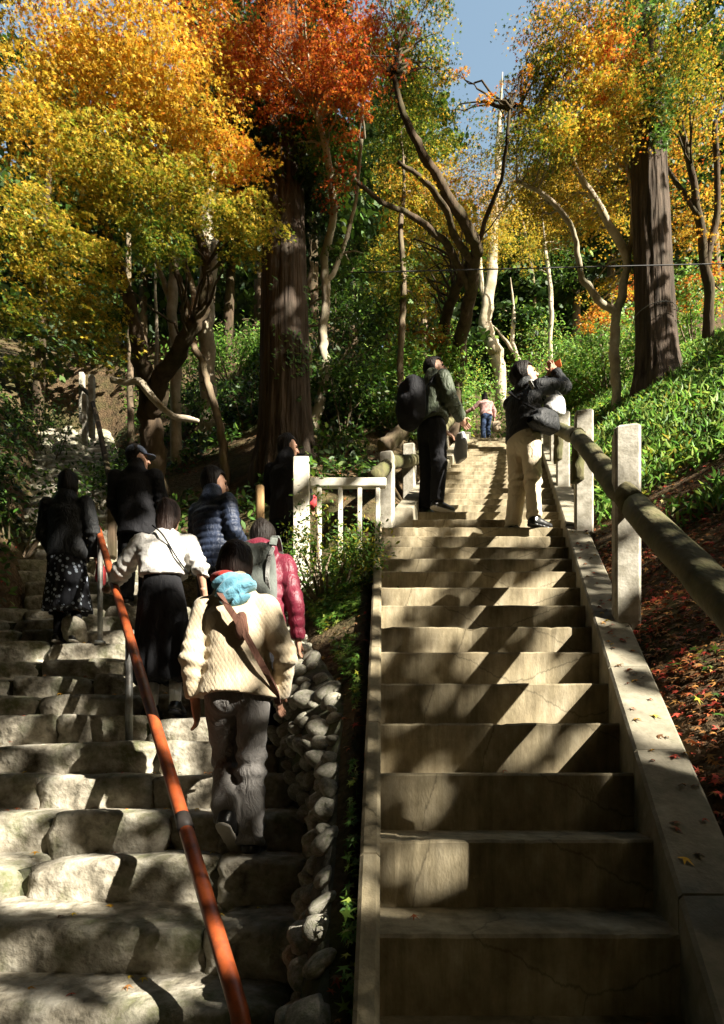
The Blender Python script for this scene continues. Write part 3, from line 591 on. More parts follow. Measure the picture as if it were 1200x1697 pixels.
# ---------------------------------------------------------------- people: smooth solids turned into one surface each
def smin(a, b, k):
    if k <= 0: return np.minimum(a, b)
    h = np.clip(.5 + .5 * (b - a) / k, 0, 1); return b * (1 - h) + a * h - k * h * (1 - h)
def smax(a, b, k): return -smin(-a, -b, k)
def cap(p, a, b, r1, r2, puff=None, flat=None):
    a = np.asarray(a, float); b = np.asarray(b, float); ba = b - a
    h = np.clip(((p - a) @ ba) / (ba @ ba + 1e-9), 0, 1)
    q = p - a - h[:, None] * ba
    if flat is not None: q = q * np.asarray(flat)
    r = r1 + (r2 - r1) * h
    d = np.linalg.norm(q, axis=1) - r
    if puff: d = d - puff[1] * (np.abs(np.sin(math.pi * h * puff[0])) ** .6 - .6)
    return d
def ell(p, c, r):
    r = np.asarray(r, float); q = (p - np.asarray(c)) / r; k = np.linalg.norm(q, axis=1)
    return (k - 1) * r.min() * np.clip(.6 + .4 * k, .6, 1.2)
def loft(p, secs, k=.0):
    """secs: (z, cx, cy, rx, ry) upright sections"""
    s = np.array(secs, float); z = np.clip(p[:, 2], s[0, 0], s[-1, 0])
    cx, cy, rx, ry = (np.interp(z, s[:, 0], s[:, i]) for i in range(1, 5))
    q = np.sqrt(((p[:, 0] - cx) / rx) ** 2 + ((p[:, 1] - cy) / ry) ** 2)
    d = (q - 1) * np.minimum(rx, ry)
    dz = np.maximum(s[0, 0] - p[:, 2], p[:, 2] - s[-1, 0])
    return np.where(dz > 0, np.sqrt(np.maximum(d, 0) ** 2 + dz ** 2), np.maximum(d, dz))
def folds(p, f=18, seed=0, st=(1, 1, .5)):
    g = np.random.default_rng(seed); o = 0; q = p * np.asarray(st)
    w1 = np.zeros(len(p))
    for i in range(4):
        w = g.normal(0, 1, 3); w *= f * (1 + .5 * i) / np.linalg.norm(w); w1 = np.sin(q @ w + g.uniform(0, 6) + 1.2 * w1); o = o + w1 / (1 + .6 * i)
    return o / 2.4

def nets(fn, lo, hi, h):
    """surface nets: a smooth quad mesh of fn = 0"""
    lo = np.asarray(lo, float) - h * 1.5; n = np.maximum(np.ceil((np.asarray(hi) + h * 1.5 - lo) / h).astype(int), 3) + 1
    ax = [lo[i] + h * np.arange(n[i]) for i in range(3)]
    P = np.stack(np.meshgrid(*ax, indexing='ij'), -1).reshape(-1, 3)
    D = fn(P).reshape(n)
    ins = D < 0
    c = np.zeros(n - 1, int)
    for i in (0, 1):
        for j in (0, 1):
            for k in (0, 1): c = c + ins[i:n[0] - 1 + i, j:n[1] - 1 + j, k:n[2] - 1 + k]
    act = (c > 0) & (c < 8); cid = -np.ones(n - 1, int); A = np.argwhere(act); cid[act] = np.arange(len(A))
    acc = np.zeros((len(A), 3)); cnt = np.zeros(len(A))
    corners = [(i, j, k) for i in (0, 1) for j in (0, 1) for k in (0, 1)]
    for a in corners:
        for ax_ in range(3):
            if a[ax_] == 1: continue
            b = list(a); b[ax_] = 1
            da = D[A[:, 0] + a[0], A[:, 1] + a[1], A[:, 2] + a[2]]; db = D[A[:, 0] + b[0], A[:, 1] + b[1], A[:, 2] + b[2]]
            x = (da < 0) != (db < 0); t = np.where(x, da / np.where(x, da - db, 1), 0)
            pt = np.tile(np.array(a, float), (len(A), 1)); pt[:, ax_] += t
            acc[x] += pt[x]; cnt[x] += 1
    V = lo + h * (A + acc / np.maximum(cnt, 1)[:, None])
    F = []
    for d in range(3):
        e1, e2 = (d + 1) % 3, (d + 2) % 3
        s0 = [slice(None)] * 3; s1 = [slice(None)] * 3; s0[d] = slice(0, n[d] - 1); s1[d] = slice(1, n[d])
        x = ins[tuple(s0)] != ins[tuple(s1)]
        E = np.argwhere(x); ok = (E[:, e1] > 0) & (E[:, e2] > 0) & (E[:, e1] < n[e1] - 1) & (E[:, e2] < n[e2] - 1); E = E[ok]
        sgn = ins[E[:, 0], E[:, 1], E[:, 2]]
        def at(o1, o2):
            q = E.copy(); q[:, e1] -= o1; q[:, e2] -= o2; return cid[q[:, 0], q[:, 1], q[:, 2]]
        f = np.stack([at(1, 1), at(0, 1), at(0, 0), at(1, 0)], -1)
        f[~sgn] = f[~sgn][:, ::-1]; F.append(f)
    F = np.vstack(F); F = F[(F >= 0).all(1)]
    return V, F

def cloth(name, c, c2=None, rough=.85, weave=220, bump=.25, kind=None, spec=.2, sheen=0.2, crease=.55):
    m, nt, p, _ = _tree(name); N = nt.nodes.new; L = nt.links.new
    tc = N('ShaderNodeTexCoord'); n1 = N('ShaderNodeTexNoise'); n1.inputs['Scale'].default_value = 9; n1.inputs['Detail'].default_value = 5
    L(tc.outputs['Object'], n1.inputs['Vector'])
    mx = N('ShaderNodeMix'); mx.data_type = 'RGBA'; L(n1.outputs[0], mx.inputs[0]); mx.inputs[6].default_value = rgba([q * .82 for q in c]); mx.inputs[7].default_value = rgba(c2 or [min(1, q * 1.15) for q in c])
    L(mx.outputs[2], p.inputs['Base Color']); p.inputs['Roughness'].default_value = rough; p.inputs['Specular IOR Level'].default_value = spec
    p.inputs['Sheen Weight'].default_value = sheen * min(1, max(c) * 3); p.inputs['Sheen Roughness'].default_value = .5
    bp = N('ShaderNodeBump'); bp.inputs['Strength'].default_value = bump; bp.inputs['Distance'].default_value = .004
    if kind == 'quilt':                                        # stitched diamonds
        sep = N('ShaderNodeSeparateXYZ'); L(tc.outputs['Object'], sep.inputs[0]); outs = []
        for sg in (1, -1):
            a = N('ShaderNodeMath'); a.operation = 'MULTIPLY_ADD'; L(sep.outputs[2], a.inputs[0]); a.inputs[1].default_value = sg * .62; L(sep.outputs[0], a.inputs[2])
            b = N('ShaderNodeMath'); b.operation = 'MULTIPLY'; L(a.outputs[0], b.inputs[0]); b.inputs[1].default_value = 3.14159 / .021
            s = N('ShaderNodeMath'); s.operation = 'SINE'; L(b.outputs[0], s.inputs[0]); q = N('ShaderNodeMath'); q.operation = 'ABSOLUTE'; L(s.outputs[0], q.inputs[0])
            w = N('ShaderNodeMath'); w.operation = 'POWER'; L(q.outputs[0], w.inputs[0]); w.inputs[1].default_value = .5; outs.append(w)
        mn = N('ShaderNodeMath'); mn.operation = 'MULTIPLY'; L(outs[0].outputs[0], mn.inputs[0]); L(outs[1].outputs[0], mn.inputs[1])
        L(mn.outputs[0], bp.inputs['Height']); bp.inputs['Strength'].default_value = .26; bp.inputs['Distance'].default_value = .004
    elif kind == 'shaggy':
        v = N('ShaderNodeTexNoise'); v.inputs['Scale'].default_value = 60; v.inputs['Detail'].default_value = 8; v.inputs['Roughness'].default_value = .8
        L(tc.outputs['Object'], v.inputs['Vector']); L(v.outputs[0], bp.inputs['Height']); bp.inputs['Strength'].default_value = .9; bp.inputs['Distance'].default_value = .02
    elif kind == 'print':                                      # scattered pale print on dark
        v = N('ShaderNodeTexVoronoi'); v.inputs['Scale'].default_value = 22; L(tc.outputs['Object'], v.inputs['Vector'])
        g_ = N('ShaderNodeMath'); g_.operation = 'LESS_THAN'; L(v.outputs['Distance'], g_.inputs[0]); g_.inputs[1].default_value = .3
        m2 = N('ShaderNodeMix'); m2.data_type = 'RGBA'; L(g_.outputs[0], m2.inputs[0]); L(mx.outputs[2], m2.inputs[6]); m2.inputs[7].default_value = (.35, .40, .48, 1); L(m2.outputs[2], p.inputs['Base Color'])
        L(n1.outputs[0], bp.inputs['Height'])
    else:
        v = N('ShaderNodeTexNoise'); v.inputs['Scale'].default_value = weave; v.inputs['Detail'].default_value = 3
        L(tc.outputs['Object'], v.inputs['Vector']); L(v.outputs[0], bp.inputs['Height'])
    w0 = N('ShaderNodeTexNoise'); w0.inputs['Scale'].default_value = 11; w0.inputs['Detail'].default_value = 4; w0.inputs['Distortion'].default_value = 1.6; w0.inputs['Roughness'].default_value = .55
    mw = N('ShaderNodeMapping'); mw.inputs['Scale'].default_value = (1.3, 1.3, .7); mw.inputs['Rotation'].default_value = (.3, .5, 0); L(tc.outputs['Object'], mw.inputs[0]); L(mw.outputs[0], w0.inputs['Vector'])
    b2 = N('ShaderNodeBump'); b2.inputs['Strength'].default_value = crease; b2.inputs['Distance'].default_value = .03; L(w0.outputs[0], b2.inputs['Height']); L(bp.outputs[0], b2.inputs['Normal'])
    L(b2.outputs[0], p.inputs['Normal'])
    return m
C = {
 'skin': mat('skin', [(.3, (.36, .19, .12)), (.7, (.50, .29, .20))], scale=14, rough=.5, bump=.05, spec=.4),
 'hair': mat('hair', [(.3, (.008, .006, .005)), (.7, (.018, .013, .010))], scale=4, stretch=(30, 30, 4), rough=.55, bump=1.0, bump_scale=3, dist=.012, spec=.18),
 'hair_brown': mat('hair_brown', [(.3, (.018, .010, .008)), (.7, (.034, .019, .014))], scale=4, stretch=(30, 30, 4), rough=.55, bump=1.0, bump_scale=3, dist=.012, spec=.18),
 'quilt': cloth('quilted_cream', (.46, .375, .25), kind='quilt', rough=.6, spec=.3, crease=.3),
 'greytrousers': cloth('grey_twill', (.17, .16, .15), crease=.9),
 'scarf': cloth('blue_scarf', (.07, .21, .30), (.16, .38, .48)),
 'redscarf': cloth('red_scarf', (.42, .03, .02)),
 'whitejacket': cloth('white_boucle', (.78, .75, .70), kind='shaggy', sheen=.1),
 'black': cloth('black_cloth', (.012, .012, .014)),
 'blackpuff': cloth('black_nylon', (.016, .017, .018), rough=.6, spec=.25, crease=.8),
 'navy': cloth('navy_nylon', (.02, .03, .06), rough=.5, spec=.4),
 'maroon': cloth('maroon_nylon', (.125, .008, .022), rough=.45, spec=.35),
 'packgrey': cloth('grey_pack', (.14, .155, .14), weave=140),
 'packlight': cloth('light_pack', (.42, .42, .40), weave=140),
 'olive': cloth('olive_nylon', (.06, .075, .045), rough=.55, spec=.3, crease=.8),
 'cream': cloth('cream_cotton', (.68, .58, .42), crease=.8),
 'shoe': mat('shoe_leather', [(.3, (.010, .010, .010)), (.7, (.022, .022, .022))], rough=.3, bump=.1, spec=.5),
 'sole': mat('shoe_sole', [(.3, (.34, .31, .26)), (.7, (.50, .47, .42))], rough=.8, bump=.3),
 'sock': cloth('white_sock', (.72, .72, .70)),
 'pink': cloth('pink_fleece', (.38, .22, .20)),
 'denim': cloth('denim', (.025, .045, .10)),
 'grey_cap': cloth('slate_cap', (.05, .06, .085)),
 'strap': cloth('brown_strap', (.10, .045, .03)),
 'print': cloth('printed_cloth', (.015, .016, .02), kind='print'),
 'redbag': cloth('red_bag', (.55, .04, .05)),
 'whitebag': cloth('white_bag', (.60, .60, .60)),
 'tan': cloth('tan_bag', (.32, .25, .17)),
 'phone': mat('phone_case', [(.3, (.50, .12, .03)), (.7, (.60, .17, .04))], rough=.4, bump=0),
 'eye': mat('eye', [(.3, (.02, .015, .01)), (.7, (.03, .02, .015))], rough=.1, bump=0),
}

def solid(name, fn, lo, hi, h, m, parent):
    V, F = nets(fn, lo, hi, h)
    if len(F) == 0: return None
    return link(name, mesh_np(name, V, F), m, parent, True)

def Rx(a): c, s = math.cos(a), math.sin(a); return np.array([[1, 0, 0], [0, c, -s], [0, s, c]])
def Rz(a): c, s = math.cos(a), math.sin(a); return np.array([[c, -s, 0], [s, c, 0], [0, 0, 1]])

def person(label, loc, face, J, S, h=1.7, group=None):
    """J joints at height 1.7 in the person's own frame (x right, y ahead, z up); S the clothes"""
    k = h / 1.7
    T = thing('person', label, 'person', loc, -face, group)
    lean = S.get('lean', 0)
    def L(q):
        q = np.array(q, float) * k; z = q[2]
        if z > .92 * k: q = q + np.array([S.get('side', 0) * (z - .92 * k), lean * (z - .92 * k), -abs(lean) * .18 * (z - .92 * k)])
        return q
    sh = S.get('sh', .175); seed = S.get('seed', 0)
    shz = S.get('shz', 1.375); sl, sr = L((-sh, 0, shz)), L((sh, 0, shz)); nk = L((0, .0, 1.45)); hc = L((0, .035, 1.575)) + np.array([0, S.get('headfwd', 0), 0]) * k
    A = {}
    for sd, s in (('l', -1), ('r', 1)):
        e, w = J.get('arm_' + sd, ((s * .235, -.02, 1.10), (s * .25, .06, .86)))
        A[sd] = (sl if sd == 'l' else sr, np.array(e) * k if J.get('abs') else L(e), np.array(w) * k if J.get('abs') else L(w))
    Lg = {}
    for sd, s in (('l', -1), ('r', 1)):
        kn, an, toe = J.get('leg_' + sd, ((s * .095, .03, .49), (s * .09, -.02, .075), (s * .11, .13, .03)))
        Lg[sd] = (np.array((s * .088, 0, .90)) * k, np.array(kn) * k, np.array(an) * k, np.array(toe) * k)
    # -------- body: skin, one surface; the hands with five fingers grown into the wrists
    yaw, pitch = S.get('yaw', 0), S.get('pitch', 0); RH = Rz(-yaw) @ Rx(pitch)
    def head(p):
        q = (p - hc) @ RH / k                        # into the head's own frame
        d = ell(q, (0, -.008, .028), (.074, .093, .098))
        d = smin(d, ell(q, (0, .025, -.05), (.056, .062, .068)), .04)
        d = smin(d, ell(q, (0, .062, -.095), (.026, .024, .02)), .025)
        d = smin(d, cap(q, (0, .088, .018), (0, .112, -.028), .009, .0135), .014)
        d = smin(d, cap(q, (-.016, .1, -.034), (.016, .1, -.034), .007, .007), .008)
        d = smin(d, cap(q, (-.035, .082, .027), (.035, .082, .027), .010, .010), .014)
        d = smin(d, cap(q, (-.018, .086, -.066), (.018, .086, -.066), .0075, .0075), .008)
        d = smin(d, cap(q, (-.013, .086, -.052), (.013, .086, -.052), .006, .006), .006)
        d = smax(d, -ell(q, (.033, .093, .006), (.016, .012, .010)), .008); d = smax(d, -ell(q, (-.033, .093, .006), (.016, .012, .010)), .008)
        for s in (-1, 1): d = smin(d, ell(q, (s * .076, -.01, -.008), (.010, .020, .034)), .008)
        return d
    def body(p):
        d = head(p)
        d = smin(d, cap(p, nk - np.array([0, .01, .06]) * k, hc + RH @ np.array([0, -.03, -.05]) * k, .058 * k, .052 * k), .03)
        d = smin(d, cap(p, L((0, 0, .95)), L((0, 0, 1.3)), .085 * k, .085 * k), .05)
        d = smin(d, cap(p, sl, sr, .035 * k, .035 * k), .04)
        for sd in 'lr':
            a, e, w = A[sd]; d = smin(d, cap(p, a, e, .042 * k, .036 * k), .02); d = smin(d, cap(p, e, w, .036 * k, .026 * k), .015)
            a, b, c_, t = Lg[sd]; d = smin(d, cap(p, a, b, .075 * k, .05 * k), .03); d = smin(d, cap(p, b, c_, .048 * k, .034 * k), .02); d = smin(d, cap(p, c_, t, .032 * k, .022 * k), .02)
        return d
    allp = np.array([hc, nk] + [q for v in A.values() for q in v] + [q for v in Lg.values() for q in v])
    V1, F1 = nets(body, allp.min(0) - .14, allp.max(0) + .16, .0125 * k)
    # finer head laid over the coarse one
    V2, F2 = nets(lambda p: head(p) - .0015, hc - .14 * k, hc + .15 * k, .0062 * k)
    Vs, Fs = [V1, V2], [F1, F2 + len(V1)]
    for sd, s in (('l', -1), ('r', 1)):
        a, e, w = A[sd]; dr = (w - e) / (np.linalg.norm(w - e) + 1e-9)
        dr = dr + np.array(J.get('hand_' + sd, (0, .15, 0))); dr /= np.linalg.norm(dr)
        th = np.array(J.get('thumb_' + sd, (0, 1, 0)), float); th = th - dr * (th @ dr); th /= np.linalg.norm(th) + 1e-9
        nn = np.cross(dr, th) * s                      # palm normal, towards the body
        nn = nn if J.get('palm_' + sd) is None else np.sign(nn @ np.array(J['palm_' + sd])) * nn
        cu = J.get('curl', .35)
        prim = []
        pc = w + dr * .045 * k
        for i, (off, ln) in enumerate(((.028, .070), (.010, .078), (-.009, .072), (-.027, .058))):
            b0 = w + dr * .082 * k + th * off * k; b1 = b0 + (dr * (1 - cu * .4) + nn * cu) * ln * .5 * k; b2 = b1 + (dr * (1 - cu * 1.3) + nn * cu * 1.7) * ln * .5 * k
            prim.append((b0, b1, .0092 * k, .0085 * k)); prim.append((b1, b2, .0085 * k, .0070 * k))
        t0 = w + dr * .025 * k + th * .025 * k; t1 = t0 + (th * .7 + dr * .6 + nn * .25) * .042 * k; t2 = t1 + (th * .25 + dr * .9 + nn * .3) * .035 * k
        prim += [(t0, t1, .0125 * k, .0105 * k), (t1, t2, .0105 * k, .008 * k)]
        def hand(p, w=w, dr=dr, th=th, nn=nn, prim=prim):
            q = np.stack([(p - w) @ dr, (p - w) @ th, (p - w) @ nn], -1) / k
            d = ell(q, (.046, 0, 0), (.052, .043, .017)) * k
            d = smin(d, cap(p, w - dr * .05 * k, w + dr * .02 * k, .027 * k, .024 * k), .015)
            for a_, b_, r1, r2 in prim: d = smin(d, cap(p, a_, b_, r1, r2), .0045)
            return d
        V, F = nets(hand, w - .19 * k, w + .19 * k, .0058 * k)
        Fs.append(F + sum(len(v) for v in Vs)); Vs.append(V)
    link('body', mesh_np('body', np.vstack(Vs), np.vstack(Fs)), C['skin'], T, True)
    if S.get('eyes', True):
        for s in (-1, 1):
            b = MB(); v, f = tube([hc + RH @ np.array([s * .033, .079, .004]) * k, hc + RH @ np.array([s * .033, .087, .004]) * k, hc + RH @ np.array([s * .033, .0895, .004]) * k], [.010 * k, .007 * k, .002 * k], 8); b.add(v, f); b.link('eye', C['eye'], T, True)
    # -------- hair
    hs = S.get('hair', 'short'); thick = S.get('hair_thick', .016)
    def hair(p):
        q = (p - hc) @ RH / k
        d = ell(q, (0, -.014, .034), (.076 + thick, .094 + thick, .100 + thick))
        if hs == 'bushy': d = ell(q, (0, -.035, .03), (.128, .128, .125))
        if hs == 'bob': d = smin(d, ell(q, (0, -.03, -.035), (.082 + thick, .075 + thick, .07 + thick)), .03)
        if hs == 'short': d = smin(d, ell(q, (0, -.055, -.035), (.062 + thick * .5, .042 + thick * .5, .05)), .03)
        if hs == 'long': 
            d = smin(d, ell(q, (0, -.045, -.05), (.085, .06, .09)), .03); d = smin(d, cap(q, (0, -.07, -.06), (0, -.10, -.26), .075, .05, flat=(1, 1.7, 1)), .03)
        d = d - .006 * folds(q, 60, seed + 3, (1, 1, .25)) - .006 * folds(q, 26, seed + 4)
        cut = np.minimum(.030 - q[:, 1] + .35 * np.maximum(q[:, 2] - .045, 0) * 2, 9)     # keep what lies behind the face
        face = np.where(q[:, 2] > .062, -1, -(cut))
        d = smax(d, np.where(q[:, 2] > .068, -.02, q[:, 1] + .002 - .5 * np.clip(q[:, 2], 0, .07)), .01)
        return np.maximum(d, -(ell(q, (0, -.008, .028), (.06, .078, .08)))) * k
    solid('hair', hair, hc - np.array([.19, .24, .36 if hs == 'long' else .2]) * k, hc + .2 * k, .0085 * k, C[S.get('hairmat', 'hair')], T)
    # -------- jacket
    if S.get('jacket'):
        hem = S.get('hem', .80) * k; pf = S.get('puff'); fat = S.get('fat', 1.0); sv = S.get('sleeve', .055); fl = S.get('fold', .006)
        fr = S.get('front', 0)
        def jac(p):
            mid = [(hem / k - .05, .185 * fat + S.get('flare', 0), .14 * fat + S.get('flare', 0)), (.95, .178 * fat, .128 * fat), (1.10, .165 * fat, .122 * fat), (1.28, .182 * fat, .120 * fat), (shz, sh * .96, .088), (shz + .045, .12, .080), (1.455, .078, .070)]
            secs = []
            for z, rx, ry in mid:
                c_ = L((0, fr * .02, z)); secs.append((c_[2], c_[0], c_[1], rx * k, ry * k))
            d = loft(p, secs)
            if pf: d = d - pf[1] * (np.abs(np.sin(p[:, 2] * math.pi / (pf[0] * k))) ** .6 - .5)
            d = smin(d, cap(p, sl + np.array([.02, 0, -.02]) * k, nk + np.array([0, 0, -.05]) * k, .052 * k, .060 * k), .04); d = smin(d, cap(p, sr + np.array([-.02, 0, -.02]) * k, nk + np.array([0, 0, -.05]) * k, .052 * k, .060 * k), .04)
            for sd in 'lr':
                a, e, w = A[sd]; wr = w - (w - e) / np.linalg.norm(w - e) * .01
                pu = (max(2, round(np.linalg.norm(e - a) / (pf[0] * k))), pf[1]) if pf else None
                pu2 = (max(2, round(np.linalg.norm(w - e) / (pf[0] * k))), pf[1]) if pf else None
                aa = cap(p, a + np.array([0, 0, -.01]), e, (sv + .014) * k, (sv + .002) * k, pu); ww = cap(p, e, wr, (sv + .002) * k, (sv - .010) * k, pu2)
                ww = np.maximum(ww, (p - wr) @ ((w - e) / np.linalg.norm(w - e)))
                d = smin(d, smin(aa, ww, .015), .022)
                q = p - e; near = np.exp(-(q ** 2).sum(1) / (.10 * k) ** 2)
                d = d - near * fl * 1.1 * np.sin(((p - e) @ ((w - a) / np.linalg.norm(w - a))) * 95 + 3 * folds(p, 9, seed + 8))
            if S.get('collar'): 
                d = smin(d, cap(p, nk + np.array([0, 0, -.03]) * k, nk + np.array([0, .005, .045]) * k, (.088 + S['collar'] * .02) * k, .083 * k), .025)
            if S.get('hood'):
                cc = nk + np.array([0, -.075, .0]) * k; d = smin(d, ell(p, cc, np.array([.14, .075, .085]) * k), .03)
            d = d - fl * folds(p, S.get('ff', 16), seed, (1, 1, .55)) - fl * .45 * folds(p, 38, seed + 1, (1, 1, .5))
            if S.get('shag'): d = d - S['shag'] * folds(p, 120, seed + 2, (1, 1, 1)) - S['shag'] * folds(p, 75, seed + 6, (1, 1, 1))
            return np.maximum(d, hem - p[:, 2] + .010 * np.sin(p[:, 0] * 14 + seed))
        pts = np.array([q for v in A.values() for q in v] + [nk + np.array([0, 0, .1])]); lo_ = pts.min(0) - .11; hi_ = pts.max(0) + .11
        lo_ = np.minimum(lo_, [-.27, -.24, hem - .03]); hi_ = np.maximum(hi_, [.27, .24, 0])
        solid('jacket', jac, lo_, hi_, S.get('jres', .0115), C[S['jacket']], T)
    # -------- trousers / skirt
    if S.get('trousers'):
        tw = S.get('tw', 1.0); hemz = S.get('them', .07); tf = S.get('tfold', .007)
        def tro(p):
            d = ell(p, np.array([0, -.012, .90]) * k, np.array([.160 * tw, .112 * tw, .15]) * k)
            d = smin(d, ell(p, np.array([-.07, -.035, .86]) * k, np.array([.086, .080, .11]) * k), .04); d = smin(d, ell(p, np.array([.07, -.035, .86]) * k, np.array([.086, .080, .11]) * k), .04)
            for sd in 'lr':
                a, b, c_, t = Lg[sd]; e = c_ + (c_ - b) * .0
                x = cap(p, a + np.array([0, 0, -.03]) * k, b, .092 * tw * k, .076 * tw * k); y = cap(p, b, e, .076 * tw * k, .068 * tw * k)
                ax = (e - b) / np.linalg.norm(e - b); y = np.maximum(y, (p - e) @ ax - .005)
                leg = smin(x, y, .02)
                nb = np.exp(-((p - b) ** 2).sum(1) / (.13 * k) ** 2); na = np.exp(-((p - e) ** 2).sum(1) / (.10 * k) ** 2)
                leg = leg - (nb + 1.1 * na) * tf * 1.1 * np.sin(((p - b) @ ax) * 70 + 3.5 * folds(p, 8, seed + 5))
                d = smin(d, leg, .012)
            d = d - np.clip((.86 * k - p[:, 2]) / (.12 * k), 0, 1) * (tf * folds(p, 13, seed + 11, (1, 1, .35)) + tf * .4 * folds(p, 34, seed + 12, (1, 1, .4)))
            return np.maximum(d, p[:, 2] - 1.0 * k)
        pts = np.array([q for v in Lg.values() for q in v]); lo_ = np.minimum(pts.min(0) - .12, [-.25, -.22, 0]); hi_ = np.maximum(pts.max(0) + .12, [.25, .22, 1.0 * k])
        lo_[2] = min(Lg['l'][2][2], Lg['r'][2][2]) - .08
        solid('trousers', tro, lo_, hi_, .0125, C[S['trousers']], T)
    if S.get('skirt'):
        sz = S.get('skirt_hem', .30) * k
        def skr(p):
            a = np.arctan2(p[:, 1], p[:, 0]); d = loft(p, [(sz, 0, 0, .235 * k, .20 * k), (.6 * k, 0, 0, .20 * k, .165 * k), (.88 * k, 0, -.01, .175 * k, .14 * k), (1.12 * k, 0, .02, .125 * k, .09 * k)])
            w = np.clip((.95 * k - p[:, 2]) / (.7 * k), 0, 1)
            return d - .014 * w * np.sin(a * 11 + 2 * np.sin(p[:, 2] * 4)) - .006 * folds(p, 14, seed, (1, 1, .4))
        solid('skirt', skr, (-.30, -.26, sz - .02), (.30, .26, 1.14 * k), .013, C[S['skirt']], T)
        for sd in 'lr':
            a, b, c_, t = Lg[sd]; b2 = MB(); b2.tube([c_ + (b - c_) * .55, c_ + (b - c_) * .1, c_], [.052 * k, .043 * k, .042 * k], 12); b2.link('sock', C[S.get('sock', 'sock')], T, True)
    # -------- shoes
    for sd in 'lr':
        a, b, c_, t = Lg[sd]; f = t - c_; f2 = f / np.linalg.norm(f)
        heel = c_ - np.array([f2[0], f2[1], 0]) * .035 * k + np.array([0, 0, -.035]) * k
        upv = np.cross(np.cross(f2, [0, 0, 1]), f2); upv /= np.linalg.norm(upv) + 1e-9
        flatline = t - heel; flatline /= np.linalg.norm(flatline); upv = np.array([0, 0, 1]) - flatline * flatline[2]; upv /= np.linalg.norm(upv)
        tip = t + flatline * .035 * k
        base = heel - upv * .038 * k
        def shoe(p, lo=base):
            d = cap(p, heel, tip, .040 * k, .036 * k); d = smin(d, cap(p, c_, heel + flatline * .03 * k, .040 * k, .042 * k), .02); d = smin(d, cap(p, c_ + flatline * .02 * k, t - flatline * .02 * k, .036 * k, .034 * k), .03)
            d = np.maximum(d, lo @ upv + .018 * k - p @ upv); return np.maximum(d, p @ upv - (c_ @ upv + .03 * k)) - .001 * folds(p, 60, seed)
        def sole(p, lo=base):
            d = cap(p - np.outer(p @ upv, upv), heel - upv * (heel @ upv), tip - upv * (tip @ upv), .042 * k, .038 * k)
            return np.maximum(d, np.abs(p @ upv - (lo @ upv + .009 * k)) - .0095 * k)
        bb = np.array([heel, tip, c_]); 
        so = solid('shoe', shoe, bb.min(0) - .07, bb.max(0) + .07, .009, C[S.get('shoe', 'shoe')], T)
        if so: solid('sole', sole, bb.min(0) - .09, bb.max(0) + .07, .0085, C[S.get('solem', 'sole')], so)
    T['height'] = h
    return T, dict(A=A, L=Lg, hc=hc, nk=nk, RH=RH, k=k, Lf=L, sl=sl, sr=sr)

def pack_solid(name, parent, c, r, m, seed, tilt=0, res=.012, zip_=True, power=4):
    c = np.array(c); r = np.array(r); Rt = Rx(tilt)
    def fn(p):
        q = (p - c) @ Rt; u = np.abs(q) / r; d = ((u ** power).sum(1) ** (1 / power) - 1) * r.min()
        d = smin(d, ell(q, (0, -r[1] * .9, -r[2] * .32), (r[0] * .8, r[1] * .55, r[2] * .5)), .02)
        return d - .007 * folds(p, 17, seed) - .003 * folds(p, 45, seed + 1)
    return solid(name, fn, c - r.max() * 1.3, c + r.max() * 1.3, res, m, parent)

def strap_on(name, pts, w, m, parent, th=.006):
    pts = catmull(pts, 6); T = np.gradient(pts, axis=0); T /= np.linalg.norm(T, axis=1)[:, None]
    b = MB(); V = []; Fs = []
    for i, p in enumerate(pts):
        side = np.cross(T[i], [0, 0, 1.0]) if abs(T[i][2]) < .8 else np.cross(T[i], [0, 1.0, 0]); side /= np.linalg.norm(side); nrm = np.cross(side, T[i])
        V += [p + side * w / 2 + nrm * th, p - side * w / 2 + nrm * th, p - side * w / 2 - nrm * th, p + side * w / 2 - nrm * th]
    for i in range(len(pts) - 1):
        for q in range(4): Fs.append((i * 4 + q, i * 4 + (q + 1) % 4, i * 4 + 4 + (q + 1) % 4, i * 4 + 4 + q))
    Fs += [(3, 2, 1, 0), tuple((len(pts) - 1) * 4 + q for q in range(4))]
    b.add(V, Fs); return b.link(name, m, parent, False)

def at_px(px, Y, z): return ((px - 600) * Y / FPX, Y, z + EZ)

# 1. the woman in the quilted coat, nearest on the left
T, I = person('person in cream quilted coat and grey trousers climbing nearest, blue scarf at the neck', at_px(394, 2.98, -.42), .03,
    dict(abs=True, arm_l=((-.235, -.03, 1.04), (-.235, .03, .80)), arm_r=((.265, -.05, 1.05), (.205, .13, .86)), hand_l=(0, .1, 0), thumb_l=(0, 1, 0),
         leg_l=((-.09, .15, .50), (-.035, -.10, .22), (-.02, .02, .075)), leg_r=((.075, .0, .47), (.075, -.03, .075), (.09, .12, .03))),
    dict(jacket='quilt', hem=.845, fat=1.04, flare=.035, side=-.05, sh=.165, shz=1.34, sleeve=.058, fold=.007, collar=1, trousers='greytrousers', tw=1.0, tfold=.013, hair='bob', hairmat='hair_brown', lean=.10, pitch=-.25, shoe='shoe', solem='sole', seed=2, eyes=False, jres=.0095), 1.58)
k = I['k']; nk = I['nk']
def scarf(p):
    q = p - nk
    d = ell(p, nk + np.array([0, -.03, .0]), (.105, .095, .045)); d = smin(d, ell(p, nk + np.array([.015, -.105, -.05]), (.085, .032, .065)), .035); d = smin(d, ell(p, nk + np.array([.05, -.085, -.005]), (.06, .04, .04)), .03)
    return d - .007 * np.sin(p[:, 2] * 105 - p[:, 0] * 60 + p[:, 1] * 30 + 3 * folds(p, 8, 5)) - .006 * folds(p, 30, 6)
